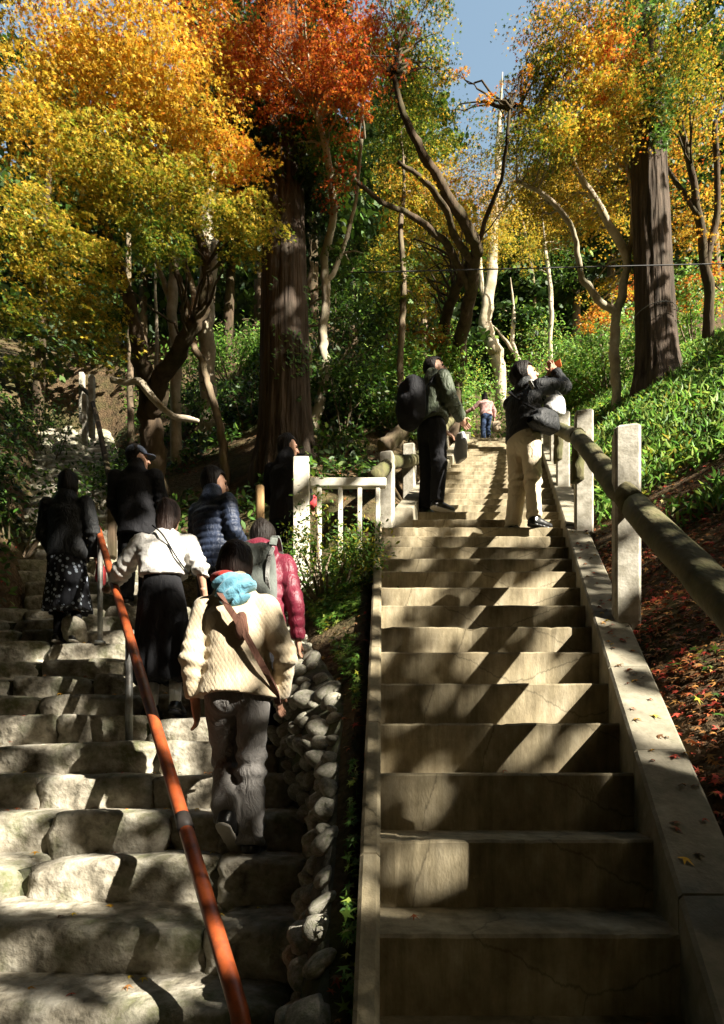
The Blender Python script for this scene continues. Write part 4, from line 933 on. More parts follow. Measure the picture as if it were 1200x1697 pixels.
solid('scarf', scarf, nk - .22, nk + .2, .0075, C['scarf'], T)
solid('neckerchief', lambda p: ell(p, nk + np.array([-.04, -.03, .035]), (.08, .075, .035)) - .006 * folds(p, 30, 3), nk - .2, nk + .2, .009, C['redscarf'], T)
strap_on('bag_strap', [nk + np.array(q) for q in ((-.09, .06, .0), (-.03, -.155, -.09), (.06, -.185, -.22), (.16, -.175, -.40), (.215, -.10, -.52), (.215, .0, -.58))], .030, C['strap'], T)
pack_solid('shoulder_bag', T, nk + np.array([.07, -.165, -.225]), (.024, .018, .060), C['strap'], 3, 0, .008)

# 2. the woman in the white jacket, one hand on the red rail
T, I = person('person in shaggy white jacket and long black skirt holding the red handrail', at_px(270, 4.3, .385), .0,
    dict(abs=True, arm_l=((-.36, .15, 1.16), (-.545, .40, 1.13)), hand_l=(-.1, .1, -.35), thumb_l=(.3, .2, 1), arm_r=((.285, -.03, 1.13), (.30, .06, .93)), curl=.55,
         leg_l=((-.09, .04, .48), (-.08, .0, .075), (-.09, .14, .03)), leg_r=((.10, .0, .49), (.125, -.10, .09), (.13, .02, .035))),
    dict(jacket='whitejacket', hem=1.06, fat=1.12, flare=.015, sh=.175, shz=1.36, sleeve=.062, fold=.013, ff=14, shag=.004, collar=0, skirt='black', skirt_hem=.26, hair='long', hairmat='hair_brown', lean=.16, pitch=-.1, seed=5, eyes=False, shoe='shoe', solem='black'), 1.6)
nk = I['nk']
strap_on('bag_strap', [nk + np.array(q) for q in ((-.08, -.06, .02), (.02, -.14, -.08), (.12, -.155, -.24), (.19, -.09, -.34))], .010, C['black'], T, .004)

# 3. maroon jacket with grey rucksack
T, I = person('person in maroon padded jacket with grey rucksack ahead of the quilted coat', at_px(428, 4.0, .185), .04,
    dict(abs=True, arm_l=((-.26, .0, 1.05), (-.24, .12, .86)), arm_r=((.275, .0, 1.02), (.285, .08, .76))),
    dict(jacket='maroon', hem=.78, fat=1.10, sh=.185, sleeve=.062, puff=(.105, .010), fold=.003, hood=True, collar=1, trousers='black', hair='short', hair_thick=.024, lean=.20, pitch=-.1, seed=7, eyes=False), 1.53)
pk = pack_solid('rucksack', T, I['Lf']((0, -.235, 1.17)), (.145, .09, .22), C['packgrey'], 4, -.15)
strap_on('rucksack_strap', [np.array(q) for q in I['Lf']((0, 0, 0)) + np.array([(.115, -.10, 1.27), (.125, -.06, 1.34), (.125, .06, 1.33), (.13, .15, 1.2)])], .045, C['packgrey'], T)
strap_on('compression_strap', [np.array(q) for q in ((.135, -.19, 1.22), (.125, -.27, 1.12), (.12, -.30, 1.0), (.12, -.25, .92))], .022, C['packlight'], T)

# 4. the man in the dark cap
T, I = person('person all in black with slate peaked cap, head turned right, upper left steps', at_px(226, 6.62, 1.79), .05,
    dict(arm_l=((-.26, .02, 1.10), (-.22, .16, .95)), arm_r=((.27, .02, 1.10), (.24, .17, .93))),
    dict(jacket='black', hem=.74, fat=1.12, sh=.21, sleeve=.068, fold=.009, collar=1, trousers='black', hair='short', yaw=1.15, pitch=.05, seed=9), 1.78)
hc, RH, k = I['hc'], I['RH'], I['k']
def capf(p):
    q = (p - hc) @ RH / k
    d = ell(q, (0, -.01, .045), (.094, .113, .098)); d = np.maximum(d, .035 - q[:, 2])
    return np.maximum(d, -ell(q, (0, -.01, .03), (.086, .105, .092))) * k
solid('cap', capf, hc - .2, hc + .25, .007, C['grey_cap'], T)
def visor(p):
    q = (p - hc) @ RH / k
    d = np.sqrt((q[:, 0] / .075) ** 2 + ((q[:, 1] - .10) / .085) ** 2) - 1
    return np.maximum(np.maximum(d * .07, np.abs(q[:, 2] - .042 + .9 * q[:, 0] ** 2 * 6 * .4) - .006), .055 - q[:, 1]) * k
solid('visor', visor, hc - .22, hc + .25, .0055, C['grey_cap'], T)

# 5. navy padded jacket, in shade
T, I = person('person in navy padded jacket walking in the shade right of the white jacket', at_px(352, 5.32, .985), .55,
    dict(arm_l=((-.24, .02, 1.10), (-.2, .2, .98)), arm_r=((.25, .0, 1.10), (.20, .20, 1.02))),
    dict(jacket='navy', hem=.76, fat=1.12, sh=.19, sleeve=.064, puff=(.06, .014), fold=.003, collar=1, trousers='black', hair='short', hair_thick=.022, yaw=.55, seed=12), 1.68)

# 6. at the far left
T, I = person('person in dark grey jacket with printed skirt and red bag, furthest left', at_px(112, 5.62, 1.185), .1,
    dict(arm_l=((-.25, .0, 1.08), (-.22, .14, .92)), arm_r=((.275, -.02, 1.08), (.26, .08, .86))),
    dict(jacket='blackpuff', hem=.82, fat=1.15, sh=.20, sleeve=.068, fold=.009, collar=1, skirt='print', skirt_hem=.32, sock='black', hair='bob', seed=14, eyes=False), 1.6)
pack_solid('red_bag', T, I['A']['r'][2] + np.array([.05, -.02, -.16]), (.035, .05, .10), C['redbag'], 9, 0, .009)

# 7. in the dark by the fence
T, I = person('person in black half hidden in shade left of the fence post, holding a red bag', at_px(474, 6.0, G(-.75, 6.0) - EZ), .5,
    dict(arm_l=((-.24, .0, 1.08), (-.16, .2, 1.0)), arm_r=((.25, .0, 1.08), (.17, .22, 1.0))),
    dict(jacket='black', hem=.74, fat=1.1, sh=.19, sleeve=.064, collar=1, trousers='black', hair='bob', yaw=.7, seed=15), 1.58)
pack_solid('red_bag', T, (.16, .18, .93), (.09, .05, .075), C['redbag'], 10, 0, .010)

# 8. green jacket, black rucksack
T, I = person('person in dark green jacket and black trousers with black rucksack, looking up', at_px(716, 6.98, 2.98), 1.05,
    dict(arm_l=((-.22, .10, 1.12), (-.12, .27, 1.02)), arm_r=((.25, .06, 1.13), (.16, .28, 1.03)), leg_l=((-.10, .02, .49), (-.10, -.02, .075), (-.12, .13, .03)), leg_r=((.10, .02, .49), (.10, -.01, .075), (.11, .15, .03))),
    dict(jacket='olive', hem=.965, flare=.01, fat=1.2, sh=.195, sleeve=.072, fold=.008, collar=1, trousers='black', tw=1.15, tfold=.006, hair='short', hair_thick=.02, yaw=.65, pitch=.30, headfwd=.01, seed=17), 1.80)
pack_solid('rucksack', T, I['Lf']((0, -.27, 1.12)), (.165, .12, .27), C['black'], 11, 0)
for s in (-1, 1): strap_on('rucksack_strap', [np.array(q) * I['k'] for q in ((s * .13, -.13, 1.30), (s * .13, -.05, 1.42), (s * .13, .06, 1.40), (s * .135, .15, 1.25), (s * .15, .10, 1.05), (s * .16, -.12, .98))], .05, C['black'], T)
def handbag(p): return loft(p, [(.60, .16, .30, .10, .03), (.75, .15, .30, .12, .045), (.93, .15, .30, .06, .03)]) - .006 * folds(p, 20, 4)
solid('carrier_bag', handbag, (-.02, .18, .57), (.34, .42, .97), .012, C['whitebag'], T)

# 9. the photographer
T, I = person('person in black padded jacket and cream trousers raising a phone to photograph the leaves', at_px(868, 6.36, 2.53), .95,
    dict(abs=True, arm_l=((-.10, .36, 1.50), (-.015, .40, 1.72)), arm_r=((.20, .40, 1.50), (.06, .41, 1.74)), hand_l=(.1, .1, .2), hand_r=(-.1, .1, .2), thumb_l=(1, -.6, 0), thumb_r=(-1, -.6, 0), curl=.5,
         leg_l=((-.09, .01, .49), (-.12, -.02, .075), (-.12, .13, .03)), leg_r=((.10, .03, .49), (.13, .0, .075), (.16, .15, .03))),
    dict(jacket='blackpuff', hem=.935, fat=1.14, flare=.015, sh=.18, sleeve=.064, puff=(.085, .009), fold=.008, collar=1, trousers='cream', tw=1.12, tfold=.012, hair='bushy', hair_thick=.042, yaw=.75, pitch=.30, seed=19, shoe='shoe', solem='shoe'), 1.77)
k = I['k']
b = MB(); b.box(np.array((.025, .475, 1.835)) * k, (.150, .012, .078), Rx(.45), .004); b.link('phone', C['phone'], T)
pack_solid('shoulder_bag', T, np.array((.24, .03, 1.0)) * k, (.09, .17, .10), C['blackpuff'], 13, .1)
strap_on('bag_strap', [np.array(q) * k for q in ((.28, .08, 1.08), (.18, .16, 1.25), (.02, .135, 1.42), (-.10, .03, 1.46), (-.08, -.12, 1.40), (.10, -.17, 1.2), (.25, -.08, 1.06))], .035, C['black'], T)
pack_solid('white_bag', T, np.array((.25, .17, 1.19)) * k, (.075, .11, .10), C['whitebag'], 15, .15)
strap_on('white_bag_strap', [np.array(q) * k for q in ((.29, .22, 1.28), (.22, .20, 1.38), (.14, .11, 1.43), (.12, -.05, 1.44), (.2, -.1, 1.3))], .03, C['packlight'], T)

# 10. far up the flight
T, I = person('small distant person in pink top and jeans at the head of the concrete steps', (at_px(806, 14.7, 7.93)), -.1,
    dict(arm_l=((-.36, .10, 1.20), (-.58, .22, 1.12)), arm_r=((.27, .0, 1.08), (.27, .06, .82)), leg_r=((.10, .12, .60), (.095, .06, .30), (.10, .2, .26))),
    dict(jacket='pink', hem=.88, fat=1.05, sh=.18, sleeve=.055, trousers='denim', hair='bob', lean=.25, seed=21, eyes=False), 1.36)
pack_solid('tan_bag', T, (.26, .05, .50), (.11, .05, .13), C['tan'], 16, 0)
# ---------------------------------------------------------------- trees
TREES = 'trees on the slope around the steps'
def pxtube(mb, pts, sides=10, sub=6, lump=.10, seed=0, wig=.0):
    """pts: (px, py, Y, half width in px)"""
    P = np.array([W(*p[:3]) for p in pts]); r = np.array([p[3] * p[2] / FPX for p in pts])
    Q = catmull(P, sub); rr = np.interp(np.linspace(0, 1, len(Q)), np.linspace(0, 1, len(P)), r)
    if wig:
        g = np.random.default_rng(seed + 99); w = g.normal(0, wig, Q.shape); w[0] = 0; Q = Q + (w + np.roll(w, 1, 0)) / 2 * rr[:, None]
    mb.tube(Q, rr, sides, True, lump, seed)
    return Q

def branch(mb, A, B, r0, r1, seed, sag=.15, n=9, sides=6):
    g = np.random.default_rng(seed); A = np.asarray(A, float); B = np.asarray(B, float); L = np.linalg.norm(B - A)
    t = np.linspace(0, 1, n)[:, None]; P = A * (1 - t) + B * t
    P[:, 2] += (np.sin(t[:, 0] * math.pi) * sag * L)
    w = np.cumsum(g.normal(0, L * .030, (n, 3)), 0); w -= w[-1] * t; P += w
    mb.tube(P, np.linspace(r0, r1, n), sides, False, .06, seed)

def sprays(clumps, g, leaf=.06, flat=.13):
    """leaf positions, normals and colours, gathered in flat drooping sprays inside ellipsoids"""
    PP, NN, CC, tips = [], [], [], []
    for (px, py, rx, ry, Y, ryd, n, pal) in clumps:
        c = W(px, py, Y); sx = rx * Y / FPX; sz = ry * Y / FPX
        per = 84; n = n * 1.75; k = max(1, int(round(n / per)))
        d = g.normal(0, 1, (k, 3)); d /= np.linalg.norm(d, axis=1)[:, None]; d *= g.uniform(0, 1, (k, 1)) ** .45
        cen = c + d * np.array([sx, ryd, sz])
        R_ = g.uniform(.18, .50, k) * min(1.6, max(.55, (sx + sz) / 1.3))
        for i in range(k):
            a = g.uniform(0, 6.283, per); r = R_[i] * np.sqrt(g.uniform(0, 1, per)); el_ = g.uniform(.5, 1)
            tl = g.normal(0, .15, 2)
            x = r * np.cos(a); y = r * np.sin(a) * el_; z = x * tl[0] + y * tl[1] - .35 * r * r / R_[i] + g.normal(0, R_[i] * flat * .5, per)
            PP.append(cen[i] + np.stack([x, y, z], -1)); NN.append(np.stack([-tl[0] + x * .5, -tl[1] + y * .5 - .25, np.ones(per)], -1))
            CC.append(pick(pal, per, g) * g.uniform(.75, 1.2))
        tips += [cen[i] for i in range(0, k, max(1, k // 3))]
    return np.vstack(PP), np.vstack(NN), np.clip(np.vstack(CC), 0, 1), tips

def tree(name, label, cat, trunks, clumps, bark, leaf=.06, shape=LEAF_MAPLE, seed=0, spread=.55, root=None, twig=True, group=None, limbs=None, m='leaf', lump=.10):
    g = np.random.default_rng(seed + 500)
    base = W(*trunks[0][0][:3]) if root is None else np.asarray(root)
    T = thing(name, label, cat, base, 0, group)
    mb = MB(); path = []
    if base[2] > G(base[0], base[1]) - .05:                 # run the foot of the trunk down into the ground
        zg = G(base[0], base[1]) - .2; t0 = trunks[0][0]; trunks = [[(t0[0], HOR - (zg - EZ) * FPX / t0[2], t0[2], t0[3] * 1.15)] + list(trunks[0])] + list(trunks[1:])
    for i, t in enumerate(trunks): path.append(pxtube(mb, t, 12 if t[0][3] > 10 else 8, 6, lump, seed + i, .25))
    allp = np.vstack(path)
    leaf = leaf * .74
    if clumps:
        P, N, Cc, tips = sprays(clumps, g, leaf)
        if twig:
            for i, tp in enumerate(tips):
                d = np.linalg.norm(allp - tp, axis=1) + .6 * np.maximum(0, allp[:, 2] - tp[2]); j = int(np.argmin(d))
                if np.linalg.norm(allp[j] - tp) < (1.5 if tp[1] < 8.4 else 2.4): branch(mb, allp[j], tp, .020, .004, seed * 31 + i, .10)
    mesh = mb.mesh('trunk'); o = link('trunk', mesh, M[bark], T, True); mesh.transform(Matrix.Translation(-Vector(base)))
    if clumps:
        me = leaf_mesh('crown', P - base, leaf, Cc, shape, N, spread, seed, .2); link('crown', me, M[m], T)
    return T

def cedar(label, px0, py0, Y, w0, px1, py1, w1, seed, bark='bark_cedar'):
    """a great straight trunk with ridged bark and a flared foot, running up out of sight"""
    A = W(px0, py0, Y); B = W(px1, py1, Y * 1.01); n = 110; sides = 110; g = np.random.default_rng(seed)
    T = thing('cedar_tree', label, 'tree', A, 0, 'great cedar trunks')
    vs = []; fs = []; ph = g.uniform(0, 6.28, 6)
    L = np.linalg.norm(B - A)
    for i in range(n + 1):
        t = i / n; c = A + (B - A) * t; c = c + np.array([.02 * math.sin(t * 5 + ph[0]), 0, 0]); r = (w0 + (w1 - w0) * t) * Y / FPX
        z = t * L; r = r * (1 + .42 * math.exp(-z / .45))
        for j in range(sides):
            a = j * 2 * math.pi / sides
            tw = a + .10 * math.sin(z * .8 + ph[1])
            rid = .018 * math.sin(tw * 15 + 2.2 * math.sin(z * 1.1 + ph[2])) + .06 * math.exp(-z / .5) * math.sin(tw * 5 + ph[4]) + .02 * math.sin(tw * 2 + z * .7 + ph[5])
            ca, sa = math.cos(tw), math.sin(tw); rid += .05 * mnoise.noise(Vector((ca * 5, sa * 5, z * .7 + seed))) - .075 * abs(mnoise.noise(Vector((ca * 9, sa * 9, z * .9 + seed * 2)))) - .05 * abs(mnoise.noise(Vector((ca * 20, sa * 20, z * 2.2 + seed))))
            vs.append(np.array([math.cos(a) * r * (1 + rid), math.sin(a) * r * (1 + rid), -.25 if i == 0 else 0]) + c - A)
    for i in range(n):
        for j in range(sides): fs.append((i * sides + j, i * sides + (j + 1) % sides, (i + 1) * sides + (j + 1) % sides, (i + 1) * sides + j))
    link('trunk', mesh_from('trunk', vs, fs), M[bark], T, True)
    return T, A, B

# ---- left: the great cedar, the golden maple over the steps, pale trunks behind
T, A, B = cedar('great dark cedar trunk rising behind the pale fence on the left side', 474, 795, 8.6, 44, 458, -260, 27, 4)
g = np.random.default_rng(61)
cl = [(470, 330, 70, 60, 8.9, .8, 1500, 'dark'), (460, 215, 120, 90, 9.2, 1.0, 3200, [('dark', 4), ('green', 2)]), (520, 200, 70, 50, 8.5, .5, 900, [('green', 3), ('bush', 1)]), (390, 260, 50, 60, 9.3, .6, 900, 'dark')]
P, N, Cc, tips = sprays(cl, g); me = leaf_mesh('crown', P - A, .085, Cc, LEAF_TUFT, N, .6, 5); link('crown', me, M['leaf_dull'], T)
mb = MB()
for i, tp in enumerate(tips): 
    j = np.array([A + (B - A) * np.clip((tp[2] - .3 - A[2]) / (B[2] - A[2]), 0, 1)])[0]; branch(mb, j - A, tp - A, .035, .008, 70 + i, .05)
mb.link('branch', M['bark_dark'], T, True)
# ivy on its sunny side
Q = []; 
for i in range(420):
    t = g.uniform(.10, .33); c = A + (B - A) * t; a = g.normal(-.9, .55); r = (44 + (27 - 44) * t) * 8.6 / FPX * 1.07; Q.append((c[0] + math.cos(a) * r, c[1] + math.sin(a) * r, c[2]))
Q = np.array(Q); keep = np.array([mnoise.noise(Vector(q) * 1.6) > .0 for q in Q]); Q = Q[keep]
link('ivy', leaf_mesh('ivy', Q - A, .07, pick('bush', len(Q), g), LEAF_OVAL, (.6, -.8, .3), .4, 8), M['leaf'], T)

tree('maple_tree', 'golden yellow maple with dark forked trunk overhanging the boulder steps', 'tree',
     [[(256, 800, 8.9, 20), (252, 700, 8.8, 17), (240, 620, 8.5, 15), (228, 560, 8.2, 13), (215, 500, 8.0, 11), (190, 430, 7.6, 9), (160, 330, 7.2, 7)],
      [(250, 690, 8.75, 14), (275, 620, 8.4, 13), (310, 560, 8.0, 11), (335, 510, 7.9, 9), (345, 455, 7.8, 8), (330, 390, 7.6, 7), (300, 300, 7.2, 5)],
      [(318, 545, 8.0, 8), (300, 480, 8.0, 6), (285, 430, 7.9, 4), (250, 370, 7.6, 4)]],
     [(200, 130, 150, 75, 6.6, .7, 4200, [('yellow', 4), ('gold', 6), ('orange', 1)]), (300, 210, 125, 70, 6.8, .7, 3300, [('yellow', 4), ('gold', 5), ('orange', 1)]), (175, 280, 120, 60, 6.6, .6, 3000, [('yellow', 5), ('lime', 5)]),
      (330, 325, 110, 34, 6.8, .5, 1500, [('yellow', 3), ('lime', 6)]), (405, 370, 62, 26, 6.6, .4, 900, [('lime', 5), ('yellow', 3)]), (400, 265, 50, 40, 6.9, .4, 700, [('gold', 4), ('orange', 2)]),
      (145, 410, 55, 45, 6.4, .4, 1100, [('lime', 5), ('yellow', 4)]), (265, 400, 60, 22, 6.6, .4, 800, [('lime', 5), ('bush', 2)]), (150, 545, 60, 50, 6.6, .4, 1300, [('lime', 4), ('yellow', 3), ('green', 2)]), (135, 480, 40, 25, 6.5, .3, 500, [('yellow', 4), ('lime', 3)]),
      (40, 180, 80, 130, 6.4, .7, 2500, [('yellow', 5), ('gold', 3)]), (40, 400, 70, 120, 6.3, .6, 2200, [('lime', 4), ('yellow', 4)]), (150, 30, 180, 50, 6.4, .6, 3000, [('gold', 5), ('yellow', 4), ('orange', 1)]), (20, 560, 60, 50, 6.3, .5, 900, [('lime', 4), ('green', 2)]),
      (240, 350, 130, 40, 7.4, .4, 1300, [('lime', 2), ('green', 4)])],
     'bark_dark', .072, LEAF_MAPLE, 1)
tree('maple_tree', 'flame red maple crown at the top above the dark cedar', 'tree',
     [[(565, 770, 9.4, 10), (548, 690, 9.4, 9), (520, 690, 9.4, 8), (538, 600, 9.3, 8), (540, 540, 9.2, 7.5), (536, 470, 9.1, 7), (545, 380, 8.6, 6), (540, 280, 8.2, 5), (520, 180, 7.9, 4)]][:0] or
     [[(520, 790, 9.4, 10), (526, 690, 9.4, 9), (540, 620, 9.3, 9), (533, 560, 9.2, 8), (541, 500, 9.1, 7), (537, 440, 9.0, 6.5), (552, 360, 8.6, 5.5), (545, 270, 8.2, 5), (520, 170, 7.9, 4)],
      [(536, 480, 9.1, 5), (565, 420, 9.0, 4), (590, 330, 8.8, 3), (600, 230, 8.4, 3)]],
     [(500, 125, 110, 36, 7.8, .7, 1900, [('red', 4), ('orange', 5)]), (575, 165, 70, 36, 7.6, .6, 1000, [('red', 4), ('orange', 4)]), (420, 120, 60, 45, 7.9, .5, 1300, [('red', 3), ('orange', 4), ('gold', 1)]), (360, 110, 70, 40, 8.0, .5, 1200, [('orange', 5), ('gold', 3), ('red', 2)]),
      (420, 40, 180, 40, 7.6, .7, 2400, [('red', 4), ('orange', 5)]), (590, 60, 90, 45, 7.4, .6, 1500, [('red', 5), ('orange', 4)]), (560, 290, 60, 40, 8.2, .4, 500, [('red', 4), ('green', 3)]), (300, 25, 90, 30, 7.4, .4, 900, [('orange', 5), ('gold', 3)]),
      (530, 260, 60, 30, 8.3, .3, 450, [('bush', 4), ('lime', 2)]), (575, 430, 40, 30, 9.0, .4, 350, [('bush', 4), ('green', 2)])],
     'bark_pale', .07, LEAF_MAPLE, 2)
PALE = 'pale thin trunks on the left slope'
for lab, tr, cl, bk, sd in (
  ('pale straight thin trunk standing behind the dark forked maple', [[(292, 665, 10.5, 9), (290, 590, 10.5, 8.5), (284, 500, 10.5, 8), (290, 430, 10.5, 7), (280, 330, 10.5, 6)], [(288, 520, 10.5, 5), (268, 455, 10.5, 4), (250, 410, 10.4, 3)]], [(285, 380, 60, 50, 10.3, .6, 500, 'green')], 'bark_pale', 11),
  ('thick pale leaning trunk with a sinuous limb beside the great cedar', [[(345, 560, 11, 13), (338, 500, 11, 15), (345, 440, 11, 13), (342, 370, 11, 12), (350, 260, 11, 10)], [(322, 540, 10.8, 8), (328, 500, 10.6, 8), (350, 460, 10.6, 7), (356, 400, 10.6, 6)]], [(345, 300, 70, 60, 11, .7, 700, 'dark')], 'bark_pale', 12),
  ('crooked grey stem bending down the slope left of the great cedar', [[(372, 760, 8.9, 7), (362, 700, 8.9, 6.5), (345, 640, 8.9, 6.5), (335, 600, 8.9, 6), (318, 560, 9.0, 6), (322, 500, 9.1, 5), (306, 430, 9.2, 4)]], [], 'bark_mid', 13),
  ('slim trunk in shadow at the back left of the slope', [[(196, 560, 16.5, 6), (193, 480, 16.5, 5.5), (195, 400, 16.5, 5), (190, 300, 16.5, 4)]], [(200, 350, 60, 50, 16.5, .7, 500, 'dark')], 'bark_pale', 14),
  ('second slim trunk in shadow at the back left of the slope', [[(216, 560, 13, 5), (212, 470, 13, 5), (214, 390, 13, 4)]], [(230, 420, 40, 40, 13, .7, 300, 'dark')], 'bark_mid', 15),
  ('thin bare pole trunk among the bamboo grass on the left', [[(258, 640, 11.5, 3), (260, 560, 11.5, 3), (258, 480, 11.5, 2.5), (256, 400, 11.5, 2)]], [(258, 450, 25, 30, 11.5, .3, 120, 'green')], 'bark_pale', 16),
  ('bent slender stem with leafy tips right of the great cedar', [[(505, 700, 10, 5), (512, 600, 10, 5), (505, 520, 10, 4.5), (515, 430, 10, 4), (500, 330, 10, 3)]], [(570, 500, 45, 40, 9.8, .5, 420, 'green'), (520, 400, 40, 40, 9.9, .4, 250, 'dark')], 'bark_mid', 17)):
    tree('slender_tree', lab, 'tree', tr, cl, bk, .075, LEAF_OVAL, sd, group=PALE)
b = MB(); pxtube(b, [(184, 629, 8.0, 5), (208, 634, 8.0, 5), (230, 632, 8.0, 6), (247, 652, 8.0, 6.5), (262, 668, 8.0, 6), (288, 690, 7.9, 4.5), (312, 694, 7.9, 4.5), (330, 698, 7.9, 2.5)], 8, 6, .1, 5)
tag(b.link('dead_branch', M['bark_pale'], None, True), 'pale bare curved dead branch across the dark maple trunk', 'branch')

# ---- right: the great cedar with ivy, the forked maples
T, A, B = cedar('great cedar trunk with ivy at its top, right of the concrete steps', 1092, 650, 10.7, 32, 1048, -250, 21, 9)
g = np.random.default_rng(62); Q = []
for i in range(3600):
    t = g.uniform(.42, .98); c = A + (B - A) * t; a = g.uniform(-3.14, .2); r = (32 + (21 - 32) * t) * 10.7 / FPX * g.uniform(1.0, 1.0 + 1.1 * float(smooth(.40, .56, t))); Q.append((c[0] + math.cos(a) * r, c[1] + math.sin(a) * r, c[2] + g.normal(0, .05)))
Q = np.array(Q); keep = np.array([mnoise.noise(Vector(q) * 1.2) > -.15 for q in Q]); Q = Q[keep]
link('ivy', leaf_mesh('ivy', Q - A, .115, pick([('bush', 3), ('bright', 3)], len(Q), g), LEAF_MAPLE, (-.1, -1, .35), .5, 8), M['leaf'], T)
b = MB(); c = A + (B - A) * .138; b.tube(np.array([[c[0] + .352 * math.cos(a), c[1] + .352 * math.sin(a), c[2]] for a in np.linspace(0, 6.283, 40)]) - A, .007, 6, False); b.link('tie_wire', M['grey_metal'], T)
# limbs high on the right
tree('maple_tree', 'green and gold maple with several dark limbs forking above the men', 'tree',
     [[(750, 640, 12.8, 14), (762, 590, 12.4, 12), (775, 520, 11.8, 11), (785, 450, 11.1, 10), (790, 405, 10.6, 9), (770, 370, 10.2, 8), (735, 310, 9.7, 7), (705, 260, 9.4, 6), (670, 190, 9.3, 5), (650, 120, 9.2, 3.5)],
      [(786, 430, 10.9, 6), (758, 400, 10.4, 6), (735, 340, 9.8, 5), (700, 295, 9.4, 4), (660, 270, 9.0, 3)],
      [(778, 480, 11.4, 6), (755, 430, 10.8, 6), (720, 385, 10.1, 5), (680, 355, 9.5, 4.5), (635, 337, 9.0, 3.5), (590, 300, 8.6, 3)],
      [(790, 410, 10.7, 5), (803, 370, 10.4, 4), (830, 300, 10.0, 3.5), (838, 250, 9.7, 3), (845, 180, 9.5, 2.5)],
      [(716, 725, 13.0, 13), (720, 650, 13.0, 12), (728, 590, 12.9, 11), (742, 520, 12.5, 10), (760, 470, 11.9, 8), (777, 430, 11.1, 6)]],
     [(680, 160, 60, 80, 10.3, .6, 2000, [('green', 4), ('lime', 4), ('yellow', 1)]), (660, 290, 40, 50, 11.6, .4, 600, [('gold', 3), ('lime', 3), ('orange', 2)]), (740, 300, 70, 50, 11.8, .5, 1300, [('gold', 3), ('lime', 2), ('yellow', 5), ('orange', 1)]), (680, 400, 60, 50, 11.6, .6, 1300, [('yellow', 5), ('lime', 4)]), (760, 380, 70, 40, 12.4, .6, 1100, [('yellow', 5), ('gold', 3)]),
      (720, 230, 50, 50, 11.8, .5, 900, [('green', 4), ('lime', 3)]), (640, 200, 40, 110, 10.4, .5, 1300, [('green', 5), ('lime', 3)]), (700, 330, 70, 50, 13.2, .6, 1500, [('yellow', 5), ('gold', 3), ('lime', 2)]), (670, 470, 60, 40, 13.2, .6, 900, [('lime', 5), ('yellow', 3)]), (740, 430, 60, 40, 13.2, .6, 900, [('lime', 4), ('yellow', 4), ('green', 2)]), (820, 340, 60, 60, 12.8, .6, 1500, [('yellow', 5), ('gold', 3), ('lime', 2)]), (690, 290, 60, 45, 12.6, .5, 1000, [('yellow', 5), ('gold', 3), ('lime', 2)]), (840, 395, 60, 35, 13.7, .5, 800, [('yellow', 5), ('lime', 4)]), (760, 260, 45, 35, 12.8, .4, 450, [('lime', 4), ('yellow', 3)]), (880, 420, 55, 25, 14.2, .5, 450, [('yellow', 4), ('lime', 4)]), (660, 450, 50, 30, 11.6, .5, 600, [('lime', 5), ('yellow', 2)]), (750, 200, 25, 30, 9.8, .3, 160, [('green', 4), ('gold', 2)]), (690, 50, 70, 40, 9.6, .5, 900, [('green', 4), ('gold', 2), ('lime', 3)]), (630, 60, 40, 60, 9.8, .4, 700, [('green', 4), ('gold', 2)]),
      (835, 230, 45, 50, 11.4, .5, 750, [('green', 4), ('lime', 3), ('gold', 2)]), (850, 150, 30, 40, 9.7, .4, 220, [('orange', 3), ('gold', 3)]), (680, 110, 60, 50, 10.0, .5, 1500, [('green', 5), ('lime', 3), ('gold', 1)]), (665, 230, 50, 60, 11.8, .5, 1200, [('green', 4), ('lime', 4)]), (735, 120, 30, 40, 9.7, .4, 260, [('green', 3), ('gold', 3)]), (790, 120, 30, 50, 9.3, .3, 120, [('gold', 3), ('orange', 2)]), (860, 270, 70, 50, 11.6, .5, 900, [('green', 3), ('lime', 4), ('yellow', 3)])],
     'bark_dark', .075, LEAF_MAPLE, 3)
